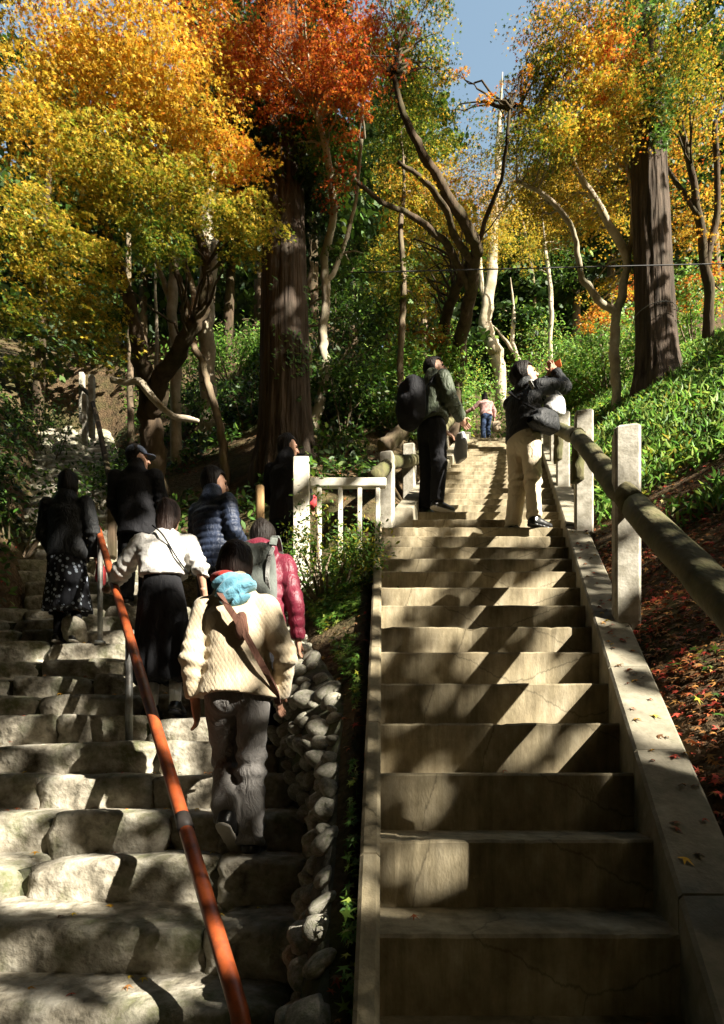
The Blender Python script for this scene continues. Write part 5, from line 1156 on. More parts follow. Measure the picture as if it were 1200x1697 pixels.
tree('maple_tree', 'golden maple with pale forked trunk left of the ivy cedar', 'tree',
     [[(1021, 640, 11, 7), (1018, 590, 11, 7.5), (1022, 530, 11, 7.5), (1035, 460, 11, 7), (1040, 425, 11, 6.5), (1020, 390, 11, 6), (985, 330, 10.8, 5.5), (960, 290, 10.6, 5), (935, 245, 10.4, 4.5), (900, 215, 10.2, 4), (860, 170, 10, 3)],
      [(1022, 520, 11, 5), (990, 495, 10.9, 5.5), (965, 460, 10.8, 5), (955, 400, 10.8, 4.5), (940, 365, 10.7, 4), (905, 325, 10.5, 3.5), (860, 300, 10.3, 2.5)],
      [(1040, 430, 11, 5), (1050, 380, 11, 4.5), (1048, 320, 11, 3.5), (1030, 240, 11, 3), (1000, 150, 11, 2.5)]],
     [(950, 270, 90, 70, 10.8, .7, 2600, [('gold', 3), ('lime', 3), ('yellow', 5), ('orange', 1)]), (1000, 220, 70, 60, 10.6, .6, 1700, [('gold', 3), ('lime', 3), ('yellow', 3), ('orange', 1)]), (990, 340, 60, 55, 11.4, .6, 1500, [('gold', 4), ('lime', 2), ('yellow', 4)]), (900, 120, 50, 40, 9.8, .5, 1000, [('lime', 3), ('green', 4), ('gold', 2)]), (1010, 150, 60, 60, 10.0, .5, 1500, [('gold', 3), ('lime', 3), ('lime', 2), ('orange', 1)]), (945, 205, 60, 50, 10.0, .5, 1300, [('lime', 4), ('gold', 4)]), (885, 240, 60, 40, 10.0, .5, 1200, [('lime', 4), ('green', 3), ('yellow', 2)]), (960, 110, 60, 40, 9.8, .5, 1200, [('gold', 4), ('orange', 1), ('lime', 2)]), (930, 30, 90, 40, 9.6, .5, 1300, [('green', 3), ('gold', 3)]), (900, 190, 70, 45, 10.2, .6, 1300, [('lime', 4), ('yellow', 4), ('green', 2)]), (960, 140, 70, 40, 10.2, .6, 1200, [('yellow', 4), ('gold', 4), ('orange', 1)]),
      (930, 370, 60, 40, 11.4, .5, 900, [('gold', 3), ('lime', 3), ('yellow', 5)]), (870, 330, 60, 40, 11.2, .5, 800, [('yellow', 5), ('lime', 2)]), (980, 200, 30, 25, 10.3, .3, 300, [('red', 4), ('orange', 4)]), (1000, 100, 50, 40, 10.2, .5, 700, [('orange', 4), ('red', 3), ('gold', 2)]), (960, 60, 90, 40, 10, .5, 1200, [('orange', 3), ('gold', 4), ('red', 2)]), (1000, 470, 40, 25, 11.5, .5, 350, [('gold', 4), ('lime', 3)]), (975, 530, 30, 15, 12.3, .4, 300, [('orange', 4), ('gold', 3)])],
     'bark_pale', .08, LEAF_MAPLE, 4)
tree('maple_tree', 'amber maple spreading behind and right of the ivy cedar', 'tree',
     [[(1180, 690, 11.5, 10), (1175, 560, 11.5, 9), (1168, 430, 11.5, 8), (1150, 300, 11.4, 6), (1120, 180, 11.2, 4)], [(1170, 450, 11.5, 6), (1190, 330, 11.4, 5), (1185, 200, 11.2, 4)], [(1160, 360, 11.4, 4), (1120, 300, 11.6, 3), (1080, 240, 11.8, 2)]],
     [(1120, 250, 70, 70, 11.9, .7, 1600, [('gold', 3), ('lime', 3), ('orange', 3)]), (1170, 350, 60, 80, 11.7, .7, 1500, [('gold', 4), ('orange', 1), ('yellow', 3)]), (1120, 120, 90, 60, 10.2, .7, 1700, [('green', 3), ('lime', 3), ('gold', 2)]), (1170, 180, 60, 70, 11.2, .6, 1200, [('gold', 4), ('lime', 3)]), (1140, 40, 100, 50, 10, .6, 1400, [('lime', 3), ('green', 3), ('gold', 3)]), (1150, 480, 60, 40, 12, .5, 600, [('orange', 4), ('red', 2), ('gold', 2)]), (1040, 60, 60, 50, 10.4, .4, 700, [('lime', 4), ('bush', 4)])],
     'bark_dark', .08, LEAF_MAPLE, 5)
RB = 'slim trunks behind the concrete steps'
for lab, tr, cl, bk, sd in (
  ('sinuous pale barked trunk between the two men on the concrete steps', [[(832, 668, 19.3, 9), (826, 610, 19.3, 10), (815, 575, 19.3, 11), (806, 530, 19.3, 11), (814, 470, 19.3, 9), (818, 400, 19.3, 8), (824, 300, 19.3, 6), (828, 200, 19.3, 3), (833, 120, 19.3, .8)], [(808, 520, 19.3, 5), (798, 470, 19.3, 4), (795, 420, 19.3, 3)]], [(840, 240, 40, 60, 19, .8, 260, [('gold', 3), ('lime', 3)]), (800, 340, 50, 40, 18.8, .8, 900, [('gold', 4), ('orange', 2)])], 'bark_pale', 21),
  ('thin straight dark trunk left of the man with the rucksack', [[(664, 720, 9.6, 6), (664, 620, 9.6, 6), (667, 540, 9.6, 5.5), (668, 470, 9.6, 5), (664, 380, 9.6, 4), (670, 300, 9.8, 2.6), (664, 220, 10.0, .8)]], [(670, 470, 45, 40, 9.7, .5, 600, [('lime', 4), ('green', 4)]), (665, 340, 45, 50, 9.9, .5, 700, [('lime', 4), ('gold', 3)]), (672, 240, 35, 40, 10, .4, 350, [('lime', 4), ('green', 3)])], 'bark_mid', 22),
  ('bare forked sapling stem right of the sinuous pale trunk', [[(862, 610, 19.6, 4), (850, 570, 19.6, 3.5), (852, 520, 19.6, 3), (846, 460, 19.6, .6)], [(856, 590, 19.6, 3), (835, 560, 19.6, 2.5), (812, 535, 19.6, .6)]], [], 'bark_pale', 23),
  ('slim grey trunk standing in the green bushes behind the photographer', [[(912, 560, 18, 4), (914, 500, 18, 4), (906, 430, 18, 3), (900, 370, 18, 1), (896, 320, 18, .4)]], [(905, 430, 60, 50, 18, .8, 500, 'green')], 'bark_pale', 24)):
    tree('slender_tree', lab, 'tree', tr, cl, bk, .085, LEAF_OVAL, sd, group=RB)
b = MB(); pxtube(b, [(636, 745, 8.2, 14), (660, 720, 8.3, 12), (690, 690, 8.5, 9), (705, 668, 8.7, 6)], 9, 5, .08, 6)
tag(b.link('fallen_log', M['bark_mid'], None, True), 'short leaning log lying left of the rucksack man behind the rail', 'log')

# ---- the wood behind: tall evergreens up the slope, each its own tree
g = np.random.default_rng(77)
BACK = 'tall evergreens up the slope behind'
spots = [(60, 15.0, .9), (150, 17, 1.0), (235, 15.5, .8), (300, 19, 1.0), (375, 15.5, .9), (430, 21, 1.1), (520, 15.5, .9), (585, 18.5, 1.0), (640, 22, 1.0), (700, 19, .9), (765, 24, .5), (850, 20.5, .48), (900, 26, .6), (955, 21, .66), (1010, 22.5, .9), (1085, 20, .9), (1140, 21.5, 1.0), (1190, 23, 1.1), (-10, 21, 1.1), (480, 25, 1.15), (350, 25, 1.1)]
adj = ['narrow', 'broad', 'ragged', 'dense', 'thin', 'tall', 'leaning']
for i, (px, Y, hs) in enumerate(spots):
    X = (px - 600) * Y / FPX; zb = G(X, Y); ht = (9.5 + g.uniform(-1, 2)) * hs * (Y / 17) ** .5
    where = 'behind the golden maple' if px < 330 else 'behind the left cedar' if px < 560 else 'between the two flights' if px < 690 else 'behind the concrete steps' if px < 980 else 'beyond the ivy cedar'
    order = sorted(q[0] for q in spots).index(px)
    nth = ('leftmost second third fourth fifth sixth seventh eighth ninth tenth eleventh twelfth thirteenth fourteenth fifteenth sixteenth seventeenth eighteenth nineteenth twentieth').split() + ['rightmost']
    T = thing('evergreen_tree', f'{nth[order]} of the dark evergreens from the left, standing {where}', 'tree', (X, Y, zb), 0, BACK)
    b = MB(); r = .13 + .05 * g.uniform(); lean = g.normal(0, .25, 2); pts = [(lean[0] * t, lean[1] * t, ht * t - .3) for t in np.linspace(0, 1, 8)]
    b.tube(pts, np.linspace(r, .03, 8), 8, True, .06, i); nb = 26
    PP = []; NN = []
    for q in range(nb):
        t = .22 + .78 * q / nb; a = g.uniform(0, 6.28); Lb = (1 - t) ** .6 * 1.9 * hs + .35; z0 = t * ht
        e = np.array([math.cos(a) * Lb, math.sin(a) * Lb, z0 - .22 * Lb]); s = np.array([lean[0] * t, lean[1] * t, z0]); 
        b.tube([s, (s + e) / 2 + np.array([0, 0, .12]), e], [.03, .02, .008], 5, False)
        n = int(70 + 60 * Lb); u = g.uniform(.1, 1, n) ** .7; c = s + (e - s) * u[:, None] + g.normal(0, 1, (n, 3)) * np.array([.28, .28, .13]) * (.5 + .6 * Lb) * .8; PP.append(c); NN.append(np.tile([math.cos(a) * .5, math.sin(a) * .5, .8], (n, 1)))
    b.link('trunk', M['bark_dark' if px < 620 else 'bark_mid'], T, True)
    PP = np.vstack(PP); c = pick([('dark', 3), ('green', 2)], len(PP), g)
    link('crown', leaf_mesh('crown', PP, .19, c, LEAF_BROAD, np.vstack(NN), .5, 100 + i), M['leaf_dull'], T)
# one far mass of forest on the upper slope
n = 42000; X = g.uniform(-26, 30, n); Y = g.uniform(26, 40, n); px = 600 + X * FPX / Y
top = 15.5 + 3.0 * np.sin(X * .31) + 2.0 * np.sin(X * .83 + 1) + 1.2 * np.sin(X * 1.9) - 7.5 * np.exp(-((px - 800) / 130) ** 2) - 3.0 * np.exp(-((px - 945) / 35) ** 2)
zg = ground(X, Y) + EZ; Z = zg + g.uniform(0, 1, n) ** .8 * np.maximum(top * .55 + (Y - 26) * .05, 1.5)
me = leaf_mesh('far_forest', np.stack([X, Y, Z], -1), .50, pick([('dark', 4), ('green', 2)], n, g), LEAF_BROAD, (0, -.5, .7), .6, 7)
o = link('far_forest', me, M['leaf_dull']); o['kind'] = 'stuff'

# ---- golden and green understorey seen through the trunks on the right
UM = 'small maples behind the concrete steps'
for lab, tr, cl, sd in (
  ('low amber maple spray behind the rucksack man', [[(705, 650, 12.5, 4), (700, 600, 12.5, 3), (695, 560, 12.5, 2)]], [(700, 570, 60, 22, 12.5, .7, 700, [('gold', 5), ('orange', 3)]), (690, 505, 60, 20, 12.8, .6, 500, [('gold', 4), ('lime', 3)])], 31),
  ('yellow green maple crown far behind, left of the sinuous trunk', [[(700, 640, 20, 4), (705, 520, 20, 4), (720, 420, 20, 3), (730, 330, 20, 2)]], [(700, 430, 80, 60, 20, 1.2, 2250, [('lime', 4), ('yellow', 4)]), (700, 345, 60, 50, 20, 1.2, 1800, [('gold', 4), ('yellow', 4)]), (650, 350, 50, 60, 19, 1.0, 1350, [('gold', 4), ('orange', 2)]), (690, 500, 70, 40, 20, 1.2, 1050, [('lime', 3), ('green', 4)])], 32),
  ('golden maple crown far behind, centre of the right slope', [[(880, 600, 20, 4), (885, 480, 20, 3), (870, 390, 20, 3), (850, 300, 20, 2)]], [(860, 380, 80, 45, 20, 1.2, 1950, [('gold', 3), ('yellow', 5), ('lime', 2)]), (930, 330, 70, 60, 20.5, 1.3, 2100, [('gold', 5), ('yellow', 4)]), (1000, 290, 70, 80, 20.5, 1.3, 2550, [('gold', 5), ('orange', 2), ('yellow', 2)]), (1080, 360, 80, 80, 20.5, 1.3, 2100, [('gold', 5), ('yellow', 3)]), (820, 430, 60, 30, 20, 1.2, 750, [('lime', 4), ('green', 3)])], 33),
  ('orange maple tip glowing low behind the pale forked trunk', [[(1000, 600, 14.5, 3), (990, 560, 14.5, 2)]], [(985, 530, 40, 18, 14.5, .5, 350, [('orange', 5), ('gold', 3)]), (1040, 500, 30, 40, 14.8, .5, 350, [('red', 4), ('orange', 3)])], 34)):
    tree('maple_tree', lab, 'tree', tr, cl, 'bark_mid', .095, LEAF_MAPLE, sd, group=UM)

# ---------------------------------------------------------------- bushes, shrub, undergrowth
def bush(label, X, Y, rx, ry, h, n, pal, leaf, seed, shape=LEAF_OVAL, name='bush', spread=.6, group=None, m='leaf', zoff=0):
    g = np.random.default_rng(seed); zb = G(X, Y) + zoff; T = thing(name, label, 'bush', (X, Y, zb), 0, group)
    b = MB(); PP = []; NN = []; k = max(8, n // 130)
    for i in range(k):
        a = g.uniform(0, 6.28); u = math.sqrt(g.uniform(0, 1)); e = np.array([math.cos(a) * rx * u, math.sin(a) * ry * u, h * (1 - .75 * u * u) * g.uniform(.55, 1.0)])
        s = np.array([e[0] * .25, e[1] * .25, -.1]); b.tube([s, (s + e) / 2 + g.normal(0, .05, 3), e], [.016, .011, .004], 5, False)
        q = n // k; c = e + g.normal(0, 1, (q, 3)) * np.array([rx, ry, h]) * np.array([.17, .17, .14]); PP.append(c); NN.append(np.tile(np.array([e[0] / rx * .6, e[1] / ry * .6 - .3, .8]), (q, 1)))
        PPx = s + (e - s) * g.uniform(.35, 1, (q // 3, 1)) + g.normal(0, .07, (q // 3, 3)); PP.append(PPx); NN.append(np.tile([0, -.3, .8], (len(PPx), 1)))
    b.link('stem', M['bark_mid'], T, True); PP = np.vstack(PP); PP[:, 2] = np.maximum(PP[:, 2], .02)
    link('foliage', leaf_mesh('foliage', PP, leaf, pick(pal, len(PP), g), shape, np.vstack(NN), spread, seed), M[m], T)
    return T
bush('sparse leafy shrub with small green and yellowed leaves before the pale fence', -.28, 4.95, .46, .34, .80, 2600, [('bush', 4), ('lime', 3), ('green', 2)], .040, 201, zoff=.05)
HB = 'leafy bushes on the slope at the head of the concrete steps'
for i, (px, Y, r, h, n, lab) in enumerate([(655, 10.2, .8, 1.4, 2600, 'bright green bush beside the thin dark trunk'), (700, 12.6, .9, 1.6, 2600, 'bright green bush behind the rucksack man'), (735, 15.8, .8, 1.9, 2800, 'bright green bush left of the pink figure'), (872, 20.5, 1.3, 2.6, 3800, 'tall green bush behind the pink figure'), (900, 16.6, 1.4, 2.9, 4200, 'tall bright bush under the raised phone'),
      (960, 15.2, 1.2, 2.0, 3800, 'broad green bush behind the photographer'), (1010, 14.0, 1.1, 1.6, 3200, 'green bush behind the pale forked trunk'), (1060, 15.5, 1.5, 2.6, 3600, 'dark green bush left of the ivy cedar'), (1150, 13.0, 1.4, 1.6, 3000, 'green bush right of the ivy cedar'), (740, 18.0, 1.5, 2.5, 3200, 'shaded bush under the twin dark trunks')]):
    X = (px - 600) * Y / FPX
    bush(lab, X, Y, r, r * .8, h, n, [('bright', 6), ('bush', 3), ('lime', 1)], .10, 220 + i, group=HB)
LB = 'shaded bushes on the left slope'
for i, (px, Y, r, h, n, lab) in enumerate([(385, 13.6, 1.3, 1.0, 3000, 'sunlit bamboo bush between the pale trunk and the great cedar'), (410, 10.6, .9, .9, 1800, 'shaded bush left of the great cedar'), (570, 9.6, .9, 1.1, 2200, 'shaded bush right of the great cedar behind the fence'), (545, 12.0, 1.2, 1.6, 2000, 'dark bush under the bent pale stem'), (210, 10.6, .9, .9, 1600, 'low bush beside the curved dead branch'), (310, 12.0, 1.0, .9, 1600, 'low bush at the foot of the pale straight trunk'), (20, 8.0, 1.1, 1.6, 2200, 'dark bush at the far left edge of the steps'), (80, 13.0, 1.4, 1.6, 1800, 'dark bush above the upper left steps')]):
    bush(lab, (px - 600) * Y / FPX, Y, r, r * .8, h, n, [('bright', 4), ('bush', 5)] if i == 0 else [('green', 5), ('dark', 3), ('bush', 2)], .085, 250 + i, group=LB)  # shade put into darker leaf colours, except for the first, sunlit bush

def scatter(n, fx, fy, g, test=None):
    X = g.uniform(*fx, n); Y = g.uniform(*fy, n); k = np.ones(n, bool) if test is None else test(X, Y); X, Y = X[k], Y[k]
    return np.stack([X, Y, ground(X, Y) + EZ], -1)
def nz(P, s, o=0): return np.array([mnoise.noise(Vector((p[0] * s + o, p[1] * s, 0))) for p in P])
g = np.random.default_rng(91)
rr_ = np.vectorize(r_right)
# bamboo grass on the right bank
P = scatter(60000, (.9, 9), (3.0, 15), g, lambda X, Y: (X > rr_(Y) + .32) & (X < rr_(Y) + 5)); w = nz(P, .9); d = P[:, 0] - rr_(P[:, 1])
P = P[(w + .55 * np.clip(d - .5, -.5, 1.2) + .25 * np.clip(P[:, 1] - 5, -1, 1) > .12)]; P = P + np.stack([np.zeros(len(P)), np.zeros(len(P)), g.uniform(.02, .20, len(P))], -1)
link('bamboo_grass', leaf_mesh('bamboo_grass', P, .135, pick([('bright', 5), ('bush', 4), ('lime', 1)], len(P), g), LEAF_BLADE * np.array([1.5, 1]), (0, -.7, .5), .6, 3, .3, up=(0, 0, 1)), M['leaf'])['kind'] = 'stuff'
# undergrowth on the left slope and on the wedge between the flights
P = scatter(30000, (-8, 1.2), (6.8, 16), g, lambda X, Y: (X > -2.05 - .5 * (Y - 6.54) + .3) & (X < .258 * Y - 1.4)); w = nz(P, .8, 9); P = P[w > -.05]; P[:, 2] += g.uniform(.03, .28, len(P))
link('undergrowth', leaf_mesh('undergrowth', P, .115, pick([('green', 5), ('dark', 3), ('bush', 3)], len(P), g), LEAF_OVAL, (0, -.5, .7), .6, 4), M['leaf'])['kind'] = 'stuff'  # the slope's deep shade is partly put into these darker leaf colours
P = scatter(26000, (-1.2, .02), (1.6, 6.2), g, lambda X, Y: (X > np.minimum(-.26 * (Y - 2.9), -.12) + .07) & (X < -.02)); w = nz(P, 1.6, 3); P = P[w > -.12]; P[:, 2] += g.uniform(.01, .12, len(P))
link('ivy_ground_cover', leaf_mesh('ivy_ground_cover', P, .055, pick([('bush', 6), ('bright', 2), ('lime', 1)], len(P), g), LEAF_MAPLE, (-.4, -.4, .8), .4, 5), M['leaf'])['kind'] = 'stuff'
P = scatter(2600, (.5, 5), (1.6, 7), g, lambda X, Y: (X > rr_(Y) + .3) & (X < rr_(Y) + 2.2)); w = nz(P, 1.3, 5); P = P[w > .12]; P[:, 2] += g.uniform(.01, .10, len(P))
link('ivy_ground_cover', leaf_mesh('ivy_ground_cover', P, .06, pick([('bush', 6), ('lime', 2)], len(P), g), LEAF_MAPLE, (-.3, -.4, .8), .4, 6), M['leaf'])['kind'] = 'stuff'
P = scatter(2600, (-8, -1.5), (1, 7), g, lambda X, Y: X < -.18 - .36 * (Y - 2.9) - 3.0); P[:, 2] += g.uniform(.01, .25, len(P))
link('undergrowth', leaf_mesh('undergrowth', P, .12, pick([('green', 5), ('bush', 3)], len(P), g), LEAF_OVAL, (.3, -.4, .8), .5, 7), M['leaf'])['kind'] = 'stuff'
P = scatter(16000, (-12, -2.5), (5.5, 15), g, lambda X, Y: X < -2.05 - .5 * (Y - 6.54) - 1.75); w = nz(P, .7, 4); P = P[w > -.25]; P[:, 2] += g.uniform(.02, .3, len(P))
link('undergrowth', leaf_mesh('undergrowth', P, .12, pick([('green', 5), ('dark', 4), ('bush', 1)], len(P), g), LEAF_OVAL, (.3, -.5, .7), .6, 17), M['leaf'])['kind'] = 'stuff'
# fallen leaves: on the banks, and a few on kerbs and treads
P1 = scatter(14000, (-8, 1.2), (1.5, 14), g); P1 = P1[nz(P1, .7, 2) > -.1]; P2 = scatter(26000, (.5, 7), (1.3, 12), g, lambda X, Y: X > rr_(Y) + .2); P2 = P2[nz(P2, 1.0, 7) > -.3]
P3 = scatter(16000, (.5, 4), (1.4, 5.2), g, lambda X, Y: (X > rr_(Y) + .2) & (X < rr_(Y) + 2.2)); P = np.vstack([P1, P2, P3]); P[:, 2] += g.uniform(.004, .03, len(P))
link('leaf_litter', leaf_mesh('leaf_litter', P, .05, pick('litter', len(P), g), LEAF_MAPLE, (-.2, -.3, .9), .35, 9, .3), M['leaf_dry'])['kind'] = 'stuff'
L_ = []
for i in range(150):
    Y = g.uniform(1.6, 9); X = r_right(Y) + g.uniform(.03, .2); L_.append((X, Y, float(hr(Y)) + .112 + EZ))
for i in range(150):
    m = int(g.integers(-3, 11)); Y = lY(m) + g.uniform(.06, .32); X = l_right(Y) - g.uniform(.05, 2.2); L_.append((X, Y, lZ(m) + .012 + EZ))
for i in range(50):
    n = int(g.integers(-2, 20)); Y = rY(n) + g.uniform(.1, .32); X = g.uniform(r_left(Y) + .1, r_right(Y) - .05); L_.append((X, Y, rZ(n) + .012 + EZ))
P = np.array(L_); link('fallen_leaves', leaf_mesh('fallen_leaves', P, .052, pick([('litter', 3), ('red', 1), ('gold', 1)], len(P), g), LEAF_MAPLE, (0, -.1, 1), .2, 10, .4), M['leaf_dry'])['kind'] = 'stuff'

# ---------------------------------------------------------------- unseen trees to the right and behind, leaf gaps shaped to dapple the light
U = np.cross([0, 0, 1.0], SUN); U /= np.linalg.norm(U); V_ = np.cross(SUN, U)
def uv(P): P = np.asarray(P); return np.stack([P @ U, P @ V_], -1)
U0, V0, CS = -30.0, -12.0, .05
NU, NV = 1200, 900
OPEN = np.zeros((NU, NV), np.float32)
def inside(poly, x, y):
    c = np.zeros(x.shape, bool); j = len(poly) - 1
    for i in range(len(poly)):
        c ^= ((poly[i][1] > y) != (poly[j][1] > y)) & (x < (poly[j][0] - poly[i][0]) * (y - poly[i][1]) / (poly[j][1] - poly[i][1] + 1e-9) + poly[i][0]); j = i
    return c
def lit(poly, Y, p):
    q = np.array(poly, float); WANT[inside(q, GX, GY)] = p
def rect(x0, y0, x1, y1): return [(x0, y0), (x1, y0), (x1, y1), (x0, y1)]
# where the photograph has sun: look at what stands there, and leave gaps among the shading leaves on its way to the sun
GX, GY = np.meshgrid(np.arange(2, 1200, 5.0), np.arange(2, 1697, 5.0)); WANT = np.full(GX.shape, .03, np.float32)
for a in LIT: lit(*a)
bpy.context.view_layer.update(); DG = bpy.context.evaluated_depsgraph_get()
HIT = []; eye = Vector((0, 0, EZ)); sv = Vector(SUN)
for px, py, wv in zip(GX.ravel(), GY.ravel(), WANT.ravel()):
    h, lc, nm, _, _, _ = SC.ray_cast(DG, eye, Vector(((px - 600) / FPX, 1, (HOR - py) / FPX)).normalized(), distance=60)
    if h and not SC.ray_cast(DG, lc - (lc - eye).normalized() * .01 + sv * .015, sv, distance=14)[0]: HIT.append((lc[0], lc[1], lc[2], wv))
HIT = np.array(HIT); q = ((uv(HIT[:, :3]) - [U0, V0]) / CS).astype(int); q[:, 0] = np.clip(q[:, 0], 0, NU - 1); q[:, 1] = np.clip(q[:, 1], 0, NV - 1)
q0 = q.copy(); NUM = np.zeros((NU, NV)); DEN = np.zeros((NU, NV)); wt = np.where(HIT[:, 3] <= .01, 2.0, .5 + .5 * HIT[:, 3]); wt = np.where(np.abs(HIT[:, 3] - .87) < .003, 8.0, np.where(np.abs(HIT[:, 3] - .6) < .003, 2.0, wt))
np.add.at(NUM, (q[:, 0], q[:, 1]), HIT[:, 3] * wt); np.add.at(DEN, (q[:, 0], q[:, 1]), wt)
def box(A, n):
    for _ in range(n): A = (A + np.roll(A, 1, 0) + np.roll(A, -1, 0)) / 3; A = (A + np.roll(A, 1, 1) + np.roll(A, -1, 1)) / 3
    return A
N1, D1, N2, D2 = box(NUM, 1), box(DEN, 1), box(NUM, 7), box(DEN, 7)
OPEN = np.where(D1 > 1e-3, N1 / np.maximum(D1, 1e-6), np.where(D2 > 1e-5, N2 / np.maximum(D2, 1e-9), .05)).astype(np.float32)
gn = np.random.default_rng(5)
def vnoise(n0, n1, cell, seed):
    g = np.random.default_rng(seed); a, b = int(n0 / cell) + 3, int(n1 / cell) + 3; G_ = g.uniform(0, 1, (a, b)); x = np.arange(n0) / cell; y = np.arange(n1) / cell
    i = x.astype(int); j = y.astype(int); fx = x - i; fy = y - j; fx = fx * fx * (3 - 2 * fx); fy = fy * fy * (3 - 2 * fy)
    return (G_[i][:, j] * (1 - fx)[:, None] + G_[i + 1][:, j] * fx[:, None]) * (1 - fy) + (G_[i][:, j + 1] * (1 - fx)[:, None] + G_[i + 1][:, j + 1] * fx[:, None]) * fy
NO = .6 * vnoise(NU, NV, 5, 1) + .4 * vnoise(NU, NV, 2.4, 2)
NO = (np.argsort(np.argsort(NO[::3, ::3].ravel())) / NO[::3, ::3].size).reshape(NO[::3, ::3].shape).repeat(3, 0).repeat(3, 1)[:NU, :NV] * .0 + np.searchsorted(np.sort(NO.ravel()[::7]), NO.ravel()).reshape(NO.shape) / (NO.size / 7)
def grow(A, n):
    for _ in range(n): B = A.copy(); B[1:] = np.maximum(B[1:], A[:-1]); B[:-1] = np.maximum(B[:-1], A[1:]); C_ = B.copy(); C_[:, 1:] = np.maximum(C_[:, 1:], B[:, :-1]); C_[:, :-1] = np.maximum(C_[:, :-1], B[:, 1:]); A = C_
    return A
OPENED = NO < np.where(OPEN > .9, OPEN * 1.12, OPEN)
STAR = np.zeros((NU, NV)); STAR[q0[np.abs(HIT[:, 3] - .87) < .003, 0], q0[np.abs(HIT[:, 3] - .87) < .003, 1]] = 1
CLEAR = (OPENED & (OPEN > .3)); WIDE = grow(OPEN, 5) > .25
def cell(P): q = ((uv(P) - [U0, V0]) / CS).astype(int); return np.clip(q[..., 0], 0, NU - 1), np.clip(q[..., 1], 0, NV - 1)
def clear_path(A, B):
    t = np.linspace(0, 1, 40)[:, None]; i, j = cell(np.asarray(A) * (1 - t) + np.asarray(B) * t); return float((CLEAR[i, j] + 6.0 * STAR[i, j]).sum())
def stand(X, Y, topz):
    best = None
    for dx in np.arange(-5, 5.1, .5):
        for dy in np.arange(-5, 5.1, .5):
            z = G(X + dx, Y + dy); c = sum(clear_path((X + dx + o * U[0], Y + dy + o * U[1], z), (X + dx + o * U[0], Y + dy + o * U[1], topz)) for o in (-.28, -.1, .1, .28)) / 4 + .1 * (abs(dx) + abs(dy))
            if best is None or c < best[0]: best = (c, X + dx, Y + dy)
    return best[1], best[2]
ref = np.array([-1.0, 6.5, 5.0]); sref = float(ref @ SUN)
g = np.random.default_rng(33); n = 210000
uu = g.uniform(-17, 11.5, n); vv = g.uniform(-6.5, 15, n); ss = sref + g.uniform(12, 15.5, n)
i = ((uu - U0) / CS).astype(int); j = ((vv - V0) / CS).astype(int)
SHUT = grow(OPENED.astype(np.float32), 5) < .5                          # well inside the shade, oversized leaves added to block the sun
ci, cj = np.clip(i, 0, NU - 1), np.clip(j, 0, NV - 1); big = SHUT[ci, cj]
keep = ~OPENED[ci, cj] & (~big | (np.arange(n) % 6 == 0))
P = uu[:, None] * U + vv[:, None] * V_ + ss[:, None] * SUN
pxx = 600 + P[:, 0] * FPX / np.maximum(P[:, 1], .01); pyy = HOR - (P[:, 2] - EZ) * FPX / np.maximum(P[:, 1], .01)
keep &= ((P[:, 1] < .5) | (pxx < -150) | (pxx > 1350) | (pyy < -120)) & (P[:, 2] > ground(P[:, 0], P[:, 1]) + EZ + .6)
P = P[keep]; uk = uu[keep]; LS = np.where(big, .38, .13)[keep]
edges_ = np.linspace(-17, 11.5, 8)
for q in range(7):
    s = (uk >= edges_[q]) & (uk < edges_[q + 1]); Q = P[s]
    if not len(Q): continue
    c = Q.mean(0); X, Y = stand(float(c[0]) + .5, float(c[1]) - .5, float(np.percentile(Q[:, 2], 90))); zb = G(X, Y)
    T = thing('unseen_shade_tree', f'unseen tree beyond the right edge, leaf gaps shaped to dapple light on the steps', 'tree', (X, Y, zb), 0, 'unseen trees shaped to shade the steps from the right')
    b = MB(); o0 = np.array([X, Y, zb]); topz = np.percentile(Q[:, 2], 97) - zb
    b.tube(catmull([(0, 0, -.4), (.1, 0, topz * .3), (-.1, .1, topz * .6), (0, 0, topz)], 5), np.linspace(.22, .04, 16), 10, True, .05, q)
    for w in range(26):
        e = Q[g.integers(len(Q))] - o0; zz = max(1.5, e[2] - 1.5)
        if clear_path(o0 + np.array([0, 0, min(zz, topz)]), o0 + e): continue
        branch(b, np.array([0, 0, min(zz, topz)]), e, .05, .01, 900 + q * 40 + w, .05, 7, 5)
    b.link('trunk', M['bark_mid'], T, True)
    link('crown', leaf_mesh('crown', Q - o0, LS[s], pick([('green', 4), ('lime', 2), ('gold', 1)], len(Q), g), LEAF_BROAD, SUN, .35, 300 + q, .1), M['leaf_dull'], T)

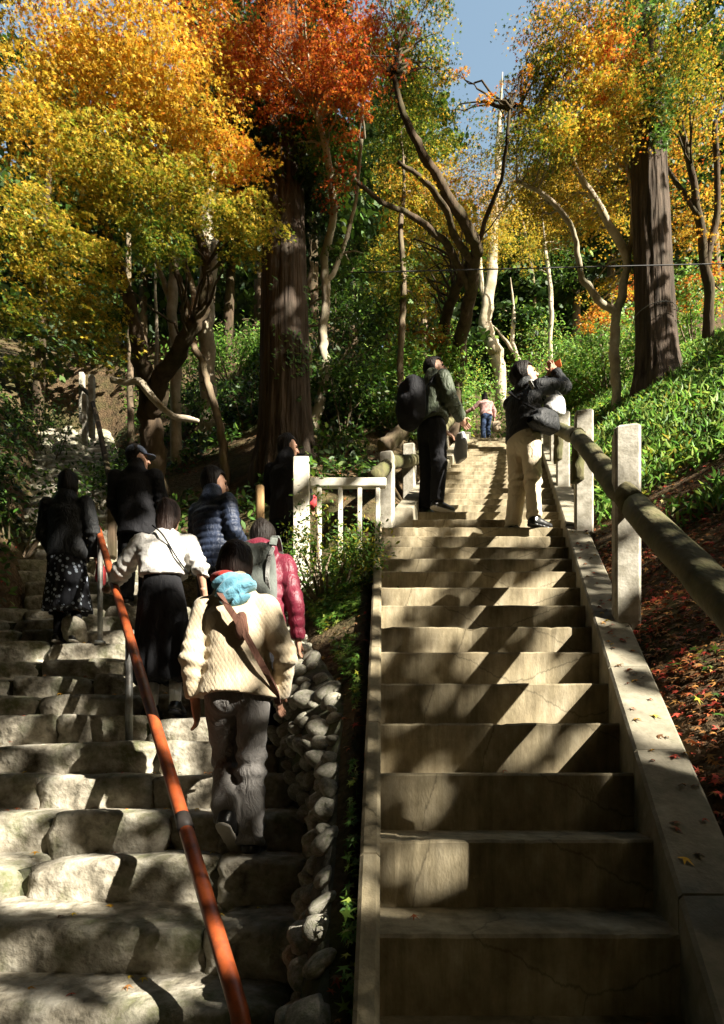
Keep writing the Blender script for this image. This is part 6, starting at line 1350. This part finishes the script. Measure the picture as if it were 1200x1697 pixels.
# unseen crowns of the wood, added over and behind the viewer to block sky light
g = np.random.default_rng(44); n = 140000; az = g.uniform(-math.pi, math.pi, n); se = g.uniform(.02, 1, n); ce = np.sqrt(1 - se ** 2); r = g.uniform(13, 19, n)
P = np.array([0, 4.0, 2.5]) + r[:, None] * np.stack([ce * np.sin(az), ce * np.cos(az), se], -1)
pxx = 600 + P[:, 0] * FPX / np.maximum(P[:, 1], .01); pyy = HOR - (P[:, 2] - EZ) * FPX / np.maximum(P[:, 1], .01)
k = (P[:, 1] < .5) | (pxx < -200) | (pxx > 1400) | (pyy < -350); k &= P[:, 2] > ground(P[:, 0], P[:, 1]) + EZ + 1.2
q = ((uv(P) - [U0, V0]) / CS).astype(int); k &= ~WIDE[np.clip(q[:, 0], 0, NU - 1), np.clip(q[:, 1], 0, NV - 1)]
P = P[k]; az = az[k]
for i in range(10):
    a0 = -math.pi + i * math.pi / 5; s = (az >= a0) & (az < a0 + math.pi / 5); Q = P[s]; am = a0 + math.pi / 10
    X, Y = 15.5 * math.sin(am), 4 + 15.5 * math.cos(am)
    if len(Q) < 300 or abs(am) < .75: continue
    X, Y = stand(X, Y, float(np.percentile(Q[:, 2], 90))); zb = G(X, Y); o0 = np.array([X, Y, zb]); T = thing('unseen_shade_tree', 'unseen tree of the wood around the steps, added to block sky light', 'tree', o0, 0, 'unseen trees of the wood added to block sky light')
    topz = float(np.percentile(Q[:, 2], 90)) - zb; b = MB(); b.tube(catmull([(0, 0, -.4), (.1, .1, topz * .4), (-.1, 0, topz * .7), (0, 0, topz)], 5), np.linspace(.22, .04, 16), 9, True, .05, i)
    for w in range(20):
        e = Q[g.integers(len(Q))] - o0; st = np.array([0, 0, float(np.clip(e[2] - 2, 1.5, topz))])
        if clear_path(o0 + st, o0 + e): continue
        branch(b, st, e, .06, .01, 2000 + i * 40 + w, .05, 7, 5)
    b.link('trunk', M['bark_mid'], T, True)
    link('crown', leaf_mesh('crown', Q - o0, .40, pick([('green', 4), ('dark', 3), ('gold', 1)], len(Q), g), LEAF_BROAD, (Q - np.array([0, 4, 2.5])) / 16, .4, 400 + i, .1), M['leaf_dull'], T)
